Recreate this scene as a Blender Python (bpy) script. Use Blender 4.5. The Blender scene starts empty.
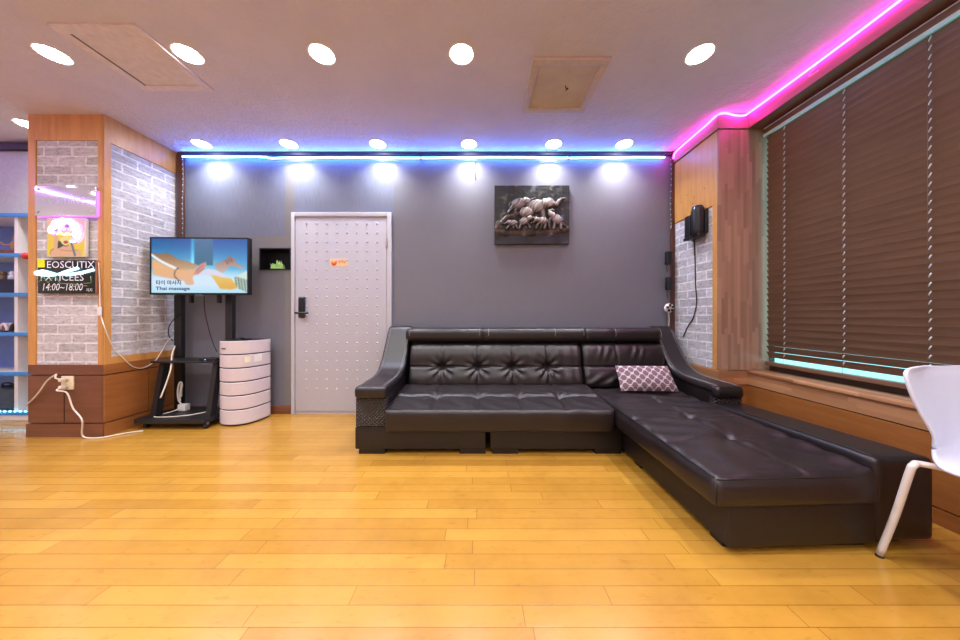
import bpy, math, random
import numpy as np
from mathutils import Vector, Matrix
random.seed(7); np.random.seed(7)
S = bpy.context.scene
COL = S.collection
PI = math.pi

# ------------------------------------------------------------------ camera, world, exposure
cam_d = bpy.data.cameras.new('camera'); cam = bpy.data.objects.new('camera', cam_d); COL.objects.link(cam)
cam.location = (0, 0, 1.01); cam.rotation_euler = (PI/2, 0, 0)
cam_d.sensor_width = 36; cam_d.lens = 295/960*36; cam_d.shift_y = -4.5/960; cam_d.clip_start = 0.01
S.camera = cam
W = bpy.data.worlds.new('world'); S.world = W; W.use_nodes = True
W.node_tree.nodes['Background'].inputs[0].default_value = (0.30, 0.85, 0.90, 1)
W.node_tree.nodes['Background'].inputs[1].default_value = 1.1
S.view_settings.view_transform = 'Standard'; S.view_settings.look = 'None'
S.view_settings.gamma = 1; S.view_settings.use_curve_mapping = False
S.view_settings.exposure = 0.88
LAMP = 28.0          # radiance of the downlight lenses

BEAM = 3.1           # watts of each downlight's directed beam

# ------------------------------------------------------------------ helpers: objects
def link(o): COL.objects.link(o); return o
def thing(name, label, cat, loc=(0, 0, 0), group=None):
    o = link(bpy.data.objects.new(name, None)); o.location = loc; o.empty_display_size = .05
    o['label'] = label; o['category'] = cat
    if group: o['group'] = group
    return o
def tag(o, label, cat, group=None):
    o['label'] = label; o['category'] = cat
    if group: o['group'] = group
    return o
class MB:
    def __init__(s): s.v = []; s.f = []; s.m = []; s.sm = []
    def add(s, vs, fs, mi=0, smooth=False):
        b = len(s.v); s.v += [tuple(p) for p in vs]
        for f in fs: s.f.append([b+i for i in f]); s.m.append(mi); s.sm.append(smooth)
        return s
    def box(s, x0, x1, y0, y1, z0, z1, mi=0):
        if x0 > x1: x0, x1 = x1, x0
        if y0 > y1: y0, y1 = y1, y0
        if z0 > z1: z0, z1 = z1, z0
        v = [(x, y, z) for z in (z0, z1) for y in (y0, y1) for x in (x0, x1)]
        return s.add(v, [(0,2,3,1),(4,5,7,6),(0,1,5,4),(2,6,7,3),(0,4,6,2),(1,3,7,5)], mi)
    def rbox(s, x0, x1, y0, y1, z0, z1, r=.01, n=(1,1,1), disp=None, warp=None, mi=0, k=3, smooth=True):
        def ax(a, b, nn):
            rr = min(r, (b-a)/2*.999)
            e = [rr*(1-math.cos(PI/2*i/k)) for i in range(k+1)]
            l = [a+t for t in e]; m = [a+rr+(b-a-2*rr)*i/nn for i in range(1, nn)]; h = [b-t for t in reversed(e)]
            return l+m+h
        A = [ax(x0,x1,n[0]), ax(y0,y1,n[1]), ax(z0,z1,n[2])]
        lo = np.array([x0,y0,z0]); hi = np.array([x1,y1,z1])
        rr = np.minimum(r, (hi-lo)/2*.999)
        L = [len(a)-1 for a in A]; idx = {}; P = []; N = []
        def vid(i,j,q):
            key = (i,j,q)
            if key in idx: return idx[key]
            p = np.array([A[0][i],A[1][j],A[2][q]])
            c = np.clip(p, lo+rr, hi-rr); d = (p-c)/rr; l = np.linalg.norm(d)
            nv = d/l if l > 1e-9 else np.array([0,0,1.0])
            p = c+nv*rr
            idx[key] = len(P); P.append(p); N.append(nv); return idx[key]
        F = []
        for ij in (0, L[2]):
            for i in range(L[0]):
                for j in range(L[1]):
                    q = [vid(i,j,ij),vid(i+1,j,ij),vid(i+1,j+1,ij),vid(i,j+1,ij)]; F.append(q if ij else q[::-1])
        for jj in (0, L[1]):
            for i in range(L[0]):
                for q_ in range(L[2]):
                    q = [vid(i,jj,q_),vid(i+1,jj,q_),vid(i+1,jj,q_+1),vid(i,jj,q_+1)]; F.append(q if jj == 0 else q[::-1])
        for ii in (0, L[0]):
            for j in range(L[1]):
                for q_ in range(L[2]):
                    q = [vid(ii,j,q_),vid(ii,j+1,q_),vid(ii,j+1,q_+1),vid(ii,j,q_+1)]; F.append(q[::-1] if ii == 0 else q)
        if disp: P = [p+np.array(disp(p, nv)) for p, nv in zip(P, N)]
        if warp: P = [warp(p) for p in P]
        return s.add([tuple(p) for p in P], F, mi, smooth)
    def tube(s, pts, r, seg=8, mi=0, cap=True, close=False):
        pts = [Vector(p) for p in pts]; n = len(pts); rs = r if isinstance(r, (list, tuple)) else [r]*n
        t0 = (pts[1]-pts[0]).normalized(); up = Vector((0,0,1)) if abs(t0.z) < .9 else Vector((1,0,0))
        nrm = t0.cross(up).normalized(); vs = []; 
        for i, p in enumerate(pts):
            t = (pts[min(i+1,n-1)]-pts[max(i-1,0)])
            t = t.normalized() if t.length > 1e-9 else t0
            nrm = nrm-t*nrm.dot(t); nrm = nrm.normalized() if nrm.length > 1e-6 else t.orthogonal().normalized()
            b = t.cross(nrm)
            for q in range(seg):
                a = 2*PI*q/seg; vs.append(p+(nrm*math.cos(a)+b*math.sin(a))*rs[i])
        fs = [(i*seg+q, i*seg+(q+1)%seg, (i+1)*seg+(q+1)%seg, (i+1)*seg+q) for i in range(n-1) for q in range(seg)]
        if cap: fs += [tuple(range(seg))[::-1], tuple((n-1)*seg+q for q in range(seg))]
        return s.add(vs, fs, mi, True)
    def lathe(s, prof, c=(0,0,0), seg=24, axis='z', mi=0, cap=True, smooth=True):
        vs = []
        for r, h in prof:
            for q in range(seg):
                a = 2*PI*q/seg; u, w = r*math.cos(a), r*math.sin(a)
                d = {'z': (u,w,h), 'y': (u,h,w), 'x': (h,u,w)}[axis]
                vs.append((c[0]+d[0], c[1]+d[1], c[2]+d[2]))
        n = len(prof); fs = [(i*seg+q, i*seg+(q+1)%seg, (i+1)*seg+(q+1)%seg, (i+1)*seg+q) for i in range(n-1) for q in range(seg)]
        if cap: fs += [tuple(range(seg))[::-1], tuple((n-1)*seg+q for q in range(seg))]
        return s.add(vs, fs, mi, smooth)
    def prism(s, poly, a, b, axis='x', mi=0, smooth=False):   # poly in the two other axes
        n = len(poly)
        def P(u, w, h): return {'x': (h,u,w), 'y': (u,h,w), 'z': (u,w,h)}[axis]
        vs = [P(u,w,a) for u,w in poly]+[P(u,w,b) for u,w in poly]
        fs = [tuple(range(n))[::-1], tuple(range(n,2*n))]+[(i,(i+1)%n,n+(i+1)%n,n+i) for i in range(n)]
        return s.add(vs, fs, mi, smooth)
    def ball(s, c, rx, ry=None, rz=None, seg=16, rings=10, mi=0):
        ry = ry or rx; rz = rz or rx
        vs = [(c[0],c[1],c[2]-rz)]
        for i in range(1, rings):
            a = -PI/2+PI*i/rings
            for q in range(seg):
                b = 2*PI*q/seg; vs.append((c[0]+rx*math.cos(a)*math.cos(b), c[1]+ry*math.cos(a)*math.sin(b), c[2]+rz*math.sin(a)))
        vs.append((c[0],c[1],c[2]+rz)); T = len(vs)-1
        fs = [(0,1+(q+1)%seg,1+q) for q in range(seg)]
        fs += [(1+i*seg+q,1+i*seg+(q+1)%seg,1+(i+1)*seg+(q+1)%seg,1+(i+1)*seg+q) for i in range(rings-2) for q in range(seg)]
        fs += [(T,T-seg+q,T-seg+(q+1)%seg) for q in range(seg)]
        return s.add(vs, fs, mi, True)
def obj(name, mb, mats, parent=None, fix=True):
    me = bpy.data.meshes.new(name); me.from_pydata(mb.v, [], mb.f)
    me.polygons.foreach_set('material_index', mb.m); me.polygons.foreach_set('use_smooth', mb.sm)
    for m in (mats if isinstance(mats, (list, tuple)) else [mats]): me.materials.append(m)
    if fix:
        import bmesh
        bm = bmesh.new(); bm.from_mesh(me); bmesh.ops.recalc_face_normals(bm, faces=bm.faces); bm.to_mesh(me); bm.free()
    me.update()
    o = link(bpy.data.objects.new(name, me))
    if parent:
        o.parent = parent
        if parent.type == 'EMPTY': o.matrix_parent_inverse = Matrix.Translation(-parent.location)
    return o
def struct(name, mb, mats): o = obj(name, mb, mats); o['kind'] = 'structure'; return o
def curve_pts(ctrl, n=10):                        # Catmull-Rom
    P = [Vector(p) for p in ctrl]; P = [P[0]*2-P[1]]+P+[P[-1]*2-P[-2]]; out = []
    for i in range(1, len(P)-2):
        for k in range(n):
            t = k/n; a,b,c,d = P[i-1:i+3]
            out.append(.5*((2*b)+(c-a)*t+(2*a-5*b+4*c-d)*t*t+(3*b-a-3*c+d)*t**3))
    out.append(P[-2]); return out
def text_on(name, body, size, place, mat, parent, shear=0, xs=1.0, bold=0):   # place(u,v) -> world point
    cu = bpy.data.curves.new('t', 'FONT'); cu.body = body; cu.size = size; cu.shear = shear; cu.resolution_u = 2; cu.offset = bold
    to = link(bpy.data.objects.new('t', cu)); bpy.context.view_layer.update()
    me = bpy.data.meshes.new_from_object(to.evaluated_get(bpy.context.evaluated_depsgraph_get()))
    bpy.data.objects.remove(to)
    for v in me.vertices: v.co = place(v.co.x*xs, v.co.y)
    me.materials.clear(); me.materials.append(mat); me.name = name
    o = link(bpy.data.objects.new(name, me)); o.parent = parent
    if parent.type == 'EMPTY': o.matrix_parent_inverse = Matrix.Translation(-parent.location)
    return o
def px(x, y, Y): return Vector(((x-480)*Y/295, Y, 1.01-(y-315.5)*Y/295))       # measured point at depth Y
def pxX(x, y, X): return px(x, y, X*295/(x-480))                               # measured point on a wall X = const

# ------------------------------------------------------------------ helpers: materials
def lin(c): return tuple(((v/255)/12.92 if v/255 <= .04045 else ((v/255+.055)/1.055)**2.4) for v in c)
class NT:
    def __init__(s, name):
        s.m = bpy.data.materials.new(name); s.m.use_nodes = True; s.t = s.m.node_tree; s.b = s.t.nodes['Principled BSDF']
    def n(s, typ, **kw):
        nd = s.t.nodes.new(typ)
        for k, v in kw.items(): setattr(nd, k, v)
        return nd
    def l(s, a, b): s.t.links.new(a, b)
    def math(s, op, a, b=None, c=None):
        nd = s.n('ShaderNodeMath', operation=op)
        for i, v in enumerate((a, b, c)):
            if v is None: continue
            if isinstance(v, (int, float)): nd.inputs[i].default_value = v
            else: s.l(v, nd.inputs[i])
        return nd.outputs[0]
    def coords(s):
        tc = s.n('ShaderNodeTexCoord'); sx = s.n('ShaderNodeSeparateXYZ'); s.l(tc.outputs['Object'], sx.inputs[0]); return tc.outputs['Object'], sx.outputs
    def comb(s, x, y, z=0.0):
        c = s.n('ShaderNodeCombineXYZ')
        for i, v in enumerate((x, y, z)):
            if isinstance(v, (int, float)): c.inputs[i].default_value = v
            else: s.l(v, c.inputs[i])
        return c.outputs[0]
    def noise(s, vec, scale, detail=3, rough=.55):
        nd = s.n('ShaderNodeTexNoise'); nd.inputs['Scale'].default_value = scale; nd.inputs['Detail'].default_value = detail
        nd.inputs['Roughness'].default_value = rough; s.l(vec, nd.inputs['Vector']); return nd.outputs['Fac']
    def ramp(s, fac, stops):
        r = s.n('ShaderNodeValToRGB'); e = r.color_ramp.elements
        while len(e) < len(stops): e.new(.5)
        for i, (p, c) in enumerate(stops): e[i].position = p; e[i].color = (*c, 1)
        s.l(fac, r.inputs[0]); return r.outputs[0]
    def mix(s, f, a, b, mode='MIX'):
        m = s.n('ShaderNodeMix', data_type='RGBA', blend_type=mode)
        for i, v in ((0, f), (6, a), (7, b)):
            if isinstance(v, (int, float)): m.inputs[i].default_value = v
            elif isinstance(v, tuple): m.inputs[i].default_value = (*v, 1) if len(v) == 3 else v
            else: s.l(v, m.inputs[i])
        return m.outputs[2]
    def bump(s, h, strength=.3, dist=.01):
        b = s.n('ShaderNodeBump'); b.inputs['Strength'].default_value = strength; b.inputs['Distance'].default_value = dist
        s.l(h, b.inputs['Height']); s.l(b.outputs[0], s.b.inputs['Normal'])
    def set(s, color=None, rough=None, metal=None, spec=None, coat=None):
        for k, v in (('Base Color', color), ('Roughness', rough), ('Metallic', metal), ('Specular IOR Level', spec), ('Coat Weight', coat)):
            if v is None: continue
            if isinstance(v, tuple): s.b.inputs[k].default_value = (*v, 1)
            elif isinstance(v, (int, float)): s.b.inputs[k].default_value = v
            else: s.l(v, s.b.inputs[k])
        return s.m
def plain(name, c, rough=.5, metal=0, spec=.5, var=.08, scale=30, bump=0, bscale=200, bdist=.001):
    t = NT(name); v, _ = t.coords(); c = lin(c)
    f = t.noise(v, scale)
    col = t.ramp(f, [(.3, tuple(x*(1-var) for x in c)), (.7, tuple(min(1, x*(1+var)) for x in c))])
    if bump: t.bump(t.noise(v, bscale, 2), bump, bdist)
    return t.set(col, rough, metal, spec)
def emit(name, c, strength):
    t = NT(name); t.b.inputs['Base Color'].default_value = (*c, 1)
    t.b.inputs['Emission Color'].default_value = (*c, 1); t.b.inputs['Emission Strength'].default_value = strength; return t.m
def attr_mat(name, rough=.6, emis=0, metal=0):
    t = NT(name); a = t.n('ShaderNodeAttribute', attribute_name='picture')
    if emis:
        t.l(a.outputs['Color'], t.b.inputs['Emission Color']); t.b.inputs['Emission Strength'].default_value = emis
        t.b.inputs['Base Color'].default_value = (.01, .01, .01, 1); t.b.inputs['Roughness'].default_value = .25
    else: t.l(a.outputs['Color'], t.b.inputs['Base Color']); t.b.inputs['Roughness'].default_value = rough
    t.b.inputs['Metallic'].default_value = metal
    return t.m
def planks(t, u, v, w, L, gap, spread=1.0):
    """u along the boards, v across; returns (random per board, random2, gap mask 0..1)"""
    vr = t.math('DIVIDE', v, w); row = t.math('FLOOR', vr)
    wn = t.n('ShaderNodeTexWhiteNoise', noise_dimensions='1D'); t.l(row, wn.inputs['W'])
    ur = t.math('ADD', t.math('DIVIDE', u, L), t.math('MULTIPLY', wn.outputs['Value'], 7.31*spread)); col = t.math('FLOOR', ur)
    w2 = t.n('ShaderNodeTexWhiteNoise', noise_dimensions='2D'); t.l(t.comb(col, row), w2.inputs['Vector'])
    def edge(fr, size):
        f = t.math('FRACT', fr); d = t.math('MINIMUM', f, t.math('SUBTRACT', 1.0, f)); return t.math('MULTIPLY', d, size)
    d = t.math('MINIMUM', edge(vr, w), edge(ur, L))
    mask = t.math('SUBTRACT', 1.0, t.math('SMOOTH_MIN', 1.0, t.math('DIVIDE', d, gap), .0))
    mask = t.math('MAXIMUM', mask, 0.0)
    return w2.outputs['Value'], row, mask
def wood_board(name, u, v, w, L, gap, dark, light, rough=.3, grain=.35, gapcol=(.08,.04,.02), spec=.5, coat=0, gapmix=.7, scuff=False):
    """u, v = 'X','Y','Z' axes"""
    t = NT(name); vec, xyz = t.coords(); ax = {'X': xyz[0], 'Y': xyz[1], 'Z': xyz[2]}
    U, V = ax[u], ax[v]
    rnd, row, mask = planks(t, U, V, w, L, gap)
    shift = t.math('MULTIPLY', rnd, 40.0)
    gv = t.comb(t.math('ADD', t.math('MULTIPLY', U, 1.2), shift), t.math('MULTIPLY', V, 14.0), shift)
    g = t.noise(gv, 3.0, 5, .6); g2 = t.noise(gv, 14.0, 3)
    k = t.math('ADD', t.math('MULTIPLY', rnd, 1-grain), t.math('MULTIPLY', t.math('ADD', t.math('MULTIPLY', g, .7), t.math('MULTIPLY', g2, .3)), grain))
    col = t.ramp(k, [(.1, dark), (.85, light)])
    if scuff:
        col = t.mix(1.0, col, t.ramp(t.noise(vec, 3.5, 5, .65), [(.30, (.86,.84,.80)), (.55, (1,1,1))]), 'MULTIPLY')
        sv = t.noise(t.comb(t.math('MULTIPLY', U, 2.5), t.math('MULTIPLY', V, 9.0)), 5, 6, .7)
        col = t.mix(1.0, col, t.ramp(sv, [(.30, (.80,.74,.66)), (.42, (1,1,1))]), 'MULTIPLY')
    col = t.mix(t.math('MULTIPLY', mask, gapmix), col, gapcol)
    t.bump(t.math('SUBTRACT', 1.0, mask), .15, .001)
    t.set(col, rough, 0, spec, coat); t.b.inputs['Coat Roughness'].default_value = .12
    return t.m
def wood_panel(name, u, v, dark, light, rough=.4):
    t = NT(name); vec, xyz = t.coords(); ax = {'X': xyz[0], 'Y': xyz[1], 'Z': xyz[2]}
    gv = t.comb(t.math('MULTIPLY', ax[u], 1.0), t.math('MULTIPLY', ax[v], 11.0), t.math('MULTIPLY', t.math('ADD', xyz[0], t.math('ADD', xyz[1], xyz[2])), .4))
    g = t.math('ADD', t.math('MULTIPLY', t.noise(gv, 2.2, 5, .6), .75), t.math('MULTIPLY', t.noise(gv, 13.0, 3), .25))
    return t.set(t.ramp(g, [(.3, dark), (.7, light)]), rough)
def bricks(name, u):
    t = NT(name); vec, xyz = t.coords(); U = {'X': xyz[0], 'Y': xyz[1]}[u]
    b = t.n('ShaderNodeTexBrick'); b.offset = .5
    wob = t.math('MULTIPLY', t.math('SUBTRACT', t.noise(vec, 25, 2), .5), .006)
    t.l(t.comb(t.math('ADD', U, wob), t.math('ADD', xyz[2], wob)), b.inputs['Vector'])
    b.inputs['Scale'].default_value = 1; b.inputs['Brick Width'].default_value = .235; b.inputs['Row Height'].default_value = .078
    b.inputs['Mortar Size'].default_value = .0075; b.inputs['Mortar Smooth'].default_value = .25
    b.inputs['Color1'].default_value = (*lin((174,172,175)), 1); b.inputs['Color2'].default_value = (*lin((204,202,205)), 1)
    b.inputs['Mortar'].default_value = (*lin((226,224,227)), 1)
    n1 = t.noise(t.comb(t.math('MULTIPLY', U, .6), t.math('MULTIPLY', xyz[2], 1.6)), 30, 6, .72)
    col = t.mix(.75, b.outputs['Color'], t.ramp(n1, [(.36, (.46,.46,.47)), (.53, (1,1,1))]), 'MULTIPLY')
    n2 = t.noise(vec, 60, 4, .7)
    col = t.mix(t.math('MULTIPLY', t.math('GREATER_THAN', n2, .60), .35), col, lin((225,224,226)))
    t.bump(t.math('ADD', t.math('MULTIPLY', b.outputs['Fac'], -1.0), t.math('MULTIPLY', n1, .4)), .35, .004)
    return t.set(col, .75)

M = {}
M['floor'] = wood_board('floor_boards', 'X', 'Y', .0735, .92, .0019, lin((160,114,40)), lin((181,135,56)), .24, .45, lin((84,46,12)), .5, .2, gapmix=.9, scuff=True)
M['oak'] = wood_panel('oak_veneer_upright', 'Z', 'X', lin((186,130,64)), lin((214,158,88)))
M['oak_y'] = wood_panel('oak_veneer_side', 'Z', 'Y', lin((186,130,64)), lin((214,158,88)))
M['oak_h'] = wood_panel('oak_veneer_level', 'X', 'Z', lin((186,130,64)), lin((214,158,88)))
M['oak_hy'] = wood_panel('oak_veneer_level_side', 'Y', 'Z', lin((186,130,64)), lin((214,158,88)))
M['walnut_h'] = wood_panel('brown_veneer_level', 'X', 'Z', lin((98,58,38)), lin((126,78,54)))
M['walnut_hy'] = wood_panel('brown_veneer_level_side', 'Y', 'Z', lin((134,80,38)), lin((166,106,54)))
M['block_z'] = wood_board('butcher_block_upright', 'Z', 'X', .026, .30, .0006, lin((146,114,96)), lin((178,142,120)), .4, .25, lin((90,55,40)), gapmix=.4)
M['block_x'] = wood_board('butcher_block_level', 'X', 'Z', .026, .36, .0006, lin((146,100,66)), lin((196,146,104)), .4, .25, lin((100,65,40)), gapmix=.4)
M['block_y'] = wood_board('butcher_block_side', 'Y', 'Z', .026, .36, .0006, lin((146,100,66)), lin((196,146,104)), .4, .25, lin((100,65,40)), gapmix=.4)
M['block_top'] = wood_board('butcher_block_top', 'Y', 'X', .026, .36, .0006, lin((146,100,66)), lin((196,146,104)), .4, .25, lin((100,65,40)), gapmix=.4)
M['brick_x'] = bricks('grey_brick_front', 'X'); M['brick_y'] = bricks('grey_brick_side', 'Y')
M['groove'] = plain('dark_groove', (40,24,16), .7)
M['soffit'] = wood_panel('soffit_wood', 'Y', 'Z', lin((150,106,104)), lin((172,124,120)))
M['soffit_dark'] = wood_panel('soffit_underside', 'Y', 'X', lin((92,54,34)), lin((118,72,48)))
M['dark_trim'] = plain('dark_trim', (44,40,46), .6)
M['mahogany'] = wood_panel('mahogany_strip', 'Z', 'X', lin((74,42,32)), lin((98,58,42)))
def wallpaper(name, c, var=.05):
    t = NT(name); v, xyz = t.coords(); c = lin(c)
    st = t.noise(t.comb(t.math('MULTIPLY', xyz[0], 60), t.math('MULTIPLY', xyz[2], 3), xyz[1]), 3, 3)
    bl = t.noise(v, 2.5, 3)
    f = t.math('ADD', t.math('MULTIPLY', st, .6), t.math('MULTIPLY', bl, .4))
    t.bump(t.noise(v, 260, 2), .12, .001)
    return t.set(t.ramp(f, [(.3, tuple(x*(1-var*2) for x in c)), (.7, tuple(x*(1+var*2) for x in c))]), .55)
M['paper_a'] = wallpaper('wallpaper_charcoal', (110,111,123), .03)
M['paper_b'] = wallpaper('wallpaper_slate', (106,113,134), .09)
M['paper_c'] = wallpaper('wallpaper_grey', (116,115,118), .03)
M['wall'] = plain('plain_wall_paint', (205,200,198), .7)
t = NT('ceiling_plaster'); v_, _ = t.coords()
t.bump(t.math('ADD', t.math('MULTIPLY', t.noise(v_, 9, 5, .65), 1.0), t.math('MULTIPLY', t.noise(v_, 45, 3), .25)), .9, .02)
M['ceiling'] = t.set(t.ramp(t.noise(v_, 3, 3), [(.3, lin((200,195,210))), (.7, lin((208,203,217)))]), .75)
M['lens'] = emit('downlight_lens', (1.0, .99, .975), LAMP)
M['white_ring'] = plain('white_ring', (235,230,225), .4)
M['blue_led'] = emit('blue_led', (.06, .22, 1.0), 32)
M['pink_led'] = emit('pink_led', (1.0, .03, .62), 17)
M['purple_led'] = emit('purple_led', (.45, .12, 1.0), 1.3)
M['cyan_led'] = emit('cyan_led', (.15, .75, 1.0), 6)
M['pink_neon'] = emit('pink_neon', (.90, .30, 1.0), 9); M['yellow_neon'] = emit('yellow_neon', (1.0, .80, .15), 4)
M['door'] = plain('door_paint', (178,179,192), .35, var=.02)
M['door_frame'] = plain('door_frame_paint', (183,184,194), .4, var=.02)
M['steel'] = plain('satin_steel', (170,165,160), .3, 1)
M['black'] = plain('black_plastic', (16,17,22), .35)
M['black_metal'] = plain('black_powder_coat', (24,25,30), .45)
M['navy'] = plain('dark_blue_plastic', (22,30,52), .25)
M['grey_plastic'] = plain('grey_plastic', (90,92,96), .4)
M['white_plastic'] = plain('white_plastic', (226,224,224), .4, var=.02)
M['purifier'] = plain('purifier_white', (206,196,202), .4, var=.02)
M['purifier_gap'] = plain('purifier_gap', (40,40,58), .5)
M['cable_white'] = plain('white_cable', (224,214,200), .5)
M['cable_black'] = plain('black_cable', (20,20,24), .5)
M['chair_white'] = plain('white_chair_shell', (208,216,234), .35, var=.015)
M['chair_leg'] = plain('chair_leg_paint', (214,208,204), .35, var=.02)
M['rubber'] = plain('dark_rubber', (30,28,28), .7)
t = NT('blind_slat'); v_, xyz = t.coords()
M['slat'] = t.set(t.ramp(t.noise(t.comb(t.math('MULTIPLY', xyz[0], 8), t.math('MULTIPLY', xyz[1], .8), t.math('MULTIPLY', xyz[2], 8)), 6, 3), [(.3, lin((112,84,66))), (.7, lin((124,95,76)))]), .42)
M['cord'] = plain('blind_cord', (205,215,220), .6)
M['frame_grey'] = plain('window_frame_brown', (72,56,46), .5)
t = NT('window_glass'); gl = t.n('ShaderNodeBsdfGlossy'); tr = t.n('ShaderNodeBsdfTransparent'); fr = t.n('ShaderNodeLayerWeight'); mx = t.n('ShaderNodeMixShader')
gl.inputs['Roughness'].default_value = .02; t.l(t.math('MULTIPLY', t.math('POWER', fr.outputs['Facing'], 4.0), .3), mx.inputs[0]); t.l(tr.outputs[0], mx.inputs[1]); t.l(gl.outputs[0], mx.inputs[2])
t.l(mx.outputs[0], t.t.nodes['Material Output'].inputs[0]); M['glass'] = t.m
def leather(name, c, rough=.36, weave=False):
    t = NT(name); v, xyz = t.coords(); c = lin(c)
    n1 = t.noise(v, 5, 4, .6); vo = t.n('ShaderNodeTexVoronoi', feature='DISTANCE_TO_EDGE'); vo.inputs['Scale'].default_value = 260; t.l(v, vo.inputs['Vector'])
    fold = t.noise(v, 26, 4, .6)
    h = t.math('ADD', t.math('MULTIPLY', t.math('MINIMUM', vo.outputs['Distance'], .25), .6), t.math('MULTIPLY', fold, 1.2))
    if weave:
        a = t.math('SINE', t.math('MULTIPLY', t.math('ADD', xyz[0], xyz[1]), 250.0)); b = t.math('SINE', t.math('MULTIPLY', xyz[2], 250.0))
        h = t.math('ADD', t.math('MULTIPLY', a, b), t.math('MULTIPLY', fold, .6))
    t.bump(h, .9 if weave else .22, .008 if weave else .003)
    r = t.math('ADD', rough-.08, t.math('MULTIPLY', n1, .16))
    return t.set(t.ramp(n1, [(.3, tuple(x*.85 for x in c)), (.7, tuple(x*1.2 for x in c))]), r, 0, .5)
M['leather'] = leather('brown_black_leather', (26,20,22))
M['leather_seat'] = leather('seat_leather', (29,22,24), .38)
M['leather_base'] = leather('base_leather', (22,17,19), .45)
M['weave'] = leather('woven_leather', (44,36,37), .40, True)
M['thread'] = plain('grey_thread', (150,146,150), .6)

# ------------------------------------------------------------------ setting: shell
CZ = 2.685; BY = 3.04; PX_L = -3.757; PX_R = -3.14; PY = 2.47; RX = 1.99; RYF = 2.46; WX = 2.22; BX = 2.34
LX = -5.4; RY = -2.6; THK = .12
struct('floor', MB().box(LX, 2.9, RY, 3.4, -.1, 0), M['floor'])
struct('ceiling', MB().box(LX, 2.9, RY, 3.4, CZ, CZ+.1), M['ceiling'])
# back wall with an opening for the recessed niche, wallpaper of several drops
NX0, NX1, NZ0, NZ1 = -2.27, -1.947, 1.479, 1.705
DX0, DX1, DZ = -1.93, -.905, 2.065
wb = MB(); xs = [PX_R-.1, -2.01, -1.91, -.89, RX+.15]; zs = [0, NZ0, NZ1, 1.83, DZ+.002, CZ]
xs = sorted(set(xs+[NX0, NX1])); 
for i in range(len(xs)-1):
    for j in range(len(zs)-1):
        x0, x1, z0, z1 = xs[i], xs[i+1], zs[j], zs[j+1]; c = (x0+x1)/2
        if x0 >= NX0-1e-6 and x1 <= NX1+1e-6 and z0 >= NZ0-1e-6 and z1 <= NZ1+1e-6: continue
        m = 0
        if c < -2.01 and z0 >= 1.82: m = 1
        elif c < -2.01: m = 2 if z0 >= NZ0-1e-6 else 0
        elif c < -1.91: m = 2
        elif c < -.89: m = 1
        wb.box(x0, x1, BY, BY+THK, z0, z1, m)
struct('wall_back', wb, [M['paper_a'], M['paper_b'], M['paper_c']])
struct('trim_1', MB().box(-3.06, RX, BY-.03, BY, CZ-.035, CZ), M['dark_trim'])
struct('trim_2', MB().box(-3.10, -3.04, BY-.02, BY, 0, CZ-.002), M['mahogany'])
struct('baseboard_back', MB().rbox(-3.02, DX0-.005, BY-.015, BY, 0, .085, .003), M['walnut_h'])
struct('wall_left', MB().box(LX-.1, LX, RY, 3.4, 0, CZ), M['wall'])
struct('wall_rear', MB().box(LX, 2.9, RY-.1, RY, 0, CZ), M['wall'])
# alcove wall left of the pillar (a recess below takes the shelves)
struct('wall_alcove', MB().box(LX, PX_L, 2.86, 3.2, 1.995, CZ).box(LX, PX_L, 3.2, 3.3, 0, CZ), plain('alcove_paint', (172,182,180), .6))
struct('trim_3', MB().rbox(LX, PX_L, 2.82, 2.86, 2.60, 2.665, .004), M['dark_trim'])

# left pillar: brick faces framed in veneer
p = MB().box(PX_L, PX_R, PY, BY+.1, 0, CZ)
struct('pillar_left', p, M['walnut_h'])
F = PY-.015                                             # face of the veneer boards
fr = MB(); fr.box(PX_L-.004, -3.70, F, PY, .60, CZ).box(-3.18, PX_R+.004, F, PY, .60, CZ)
fr.box(-3.70, -3.18, F, PY, 2.47, CZ)
struct('trim_4', fr, M['oak'])
struct('trim_5', MB().box(PX_L-.004, PX_R+.004, F, PY, .518, .60).box(PX_L-.004, PX_R+.004, F, PY, .118, .508).box(PX_L-.01, PX_R+.01, F-.008, PY, 0, .108), [M['walnut_h']])
struct('trim_6', MB().box(-3.462, -3.456, F-.002, F, .118, .508), M['groove'])
struct('wall_pillar_brick', MB().box(-3.70, -3.18, PY-.006, PY, .60, 2.47), M['brick_x'])
G = PX_R+.015
struct('trim_7', MB().box(PX_R, G, F, 2.50, .60, CZ).box(PX_R, G, 2.50, BY, 2.47, CZ).box(PX_R, G, 2.50, BY, .60, .66), M['oak_y'])
struct('trim_8', MB().box(PX_R, G, F, BY, .518, .60).box(PX_R, G, F, 2.78, .118, .508).box(PX_R, G, 2.786, BY, .118, .508).box(PX_R, G+.006, F, BY, 0, .108), M['walnut_hy'])
struct('wall_pillar_brick_side', MB().box(PX_R, PX_R+.006, 2.50, BY, .66, 2.47), M['brick_y'])

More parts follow.
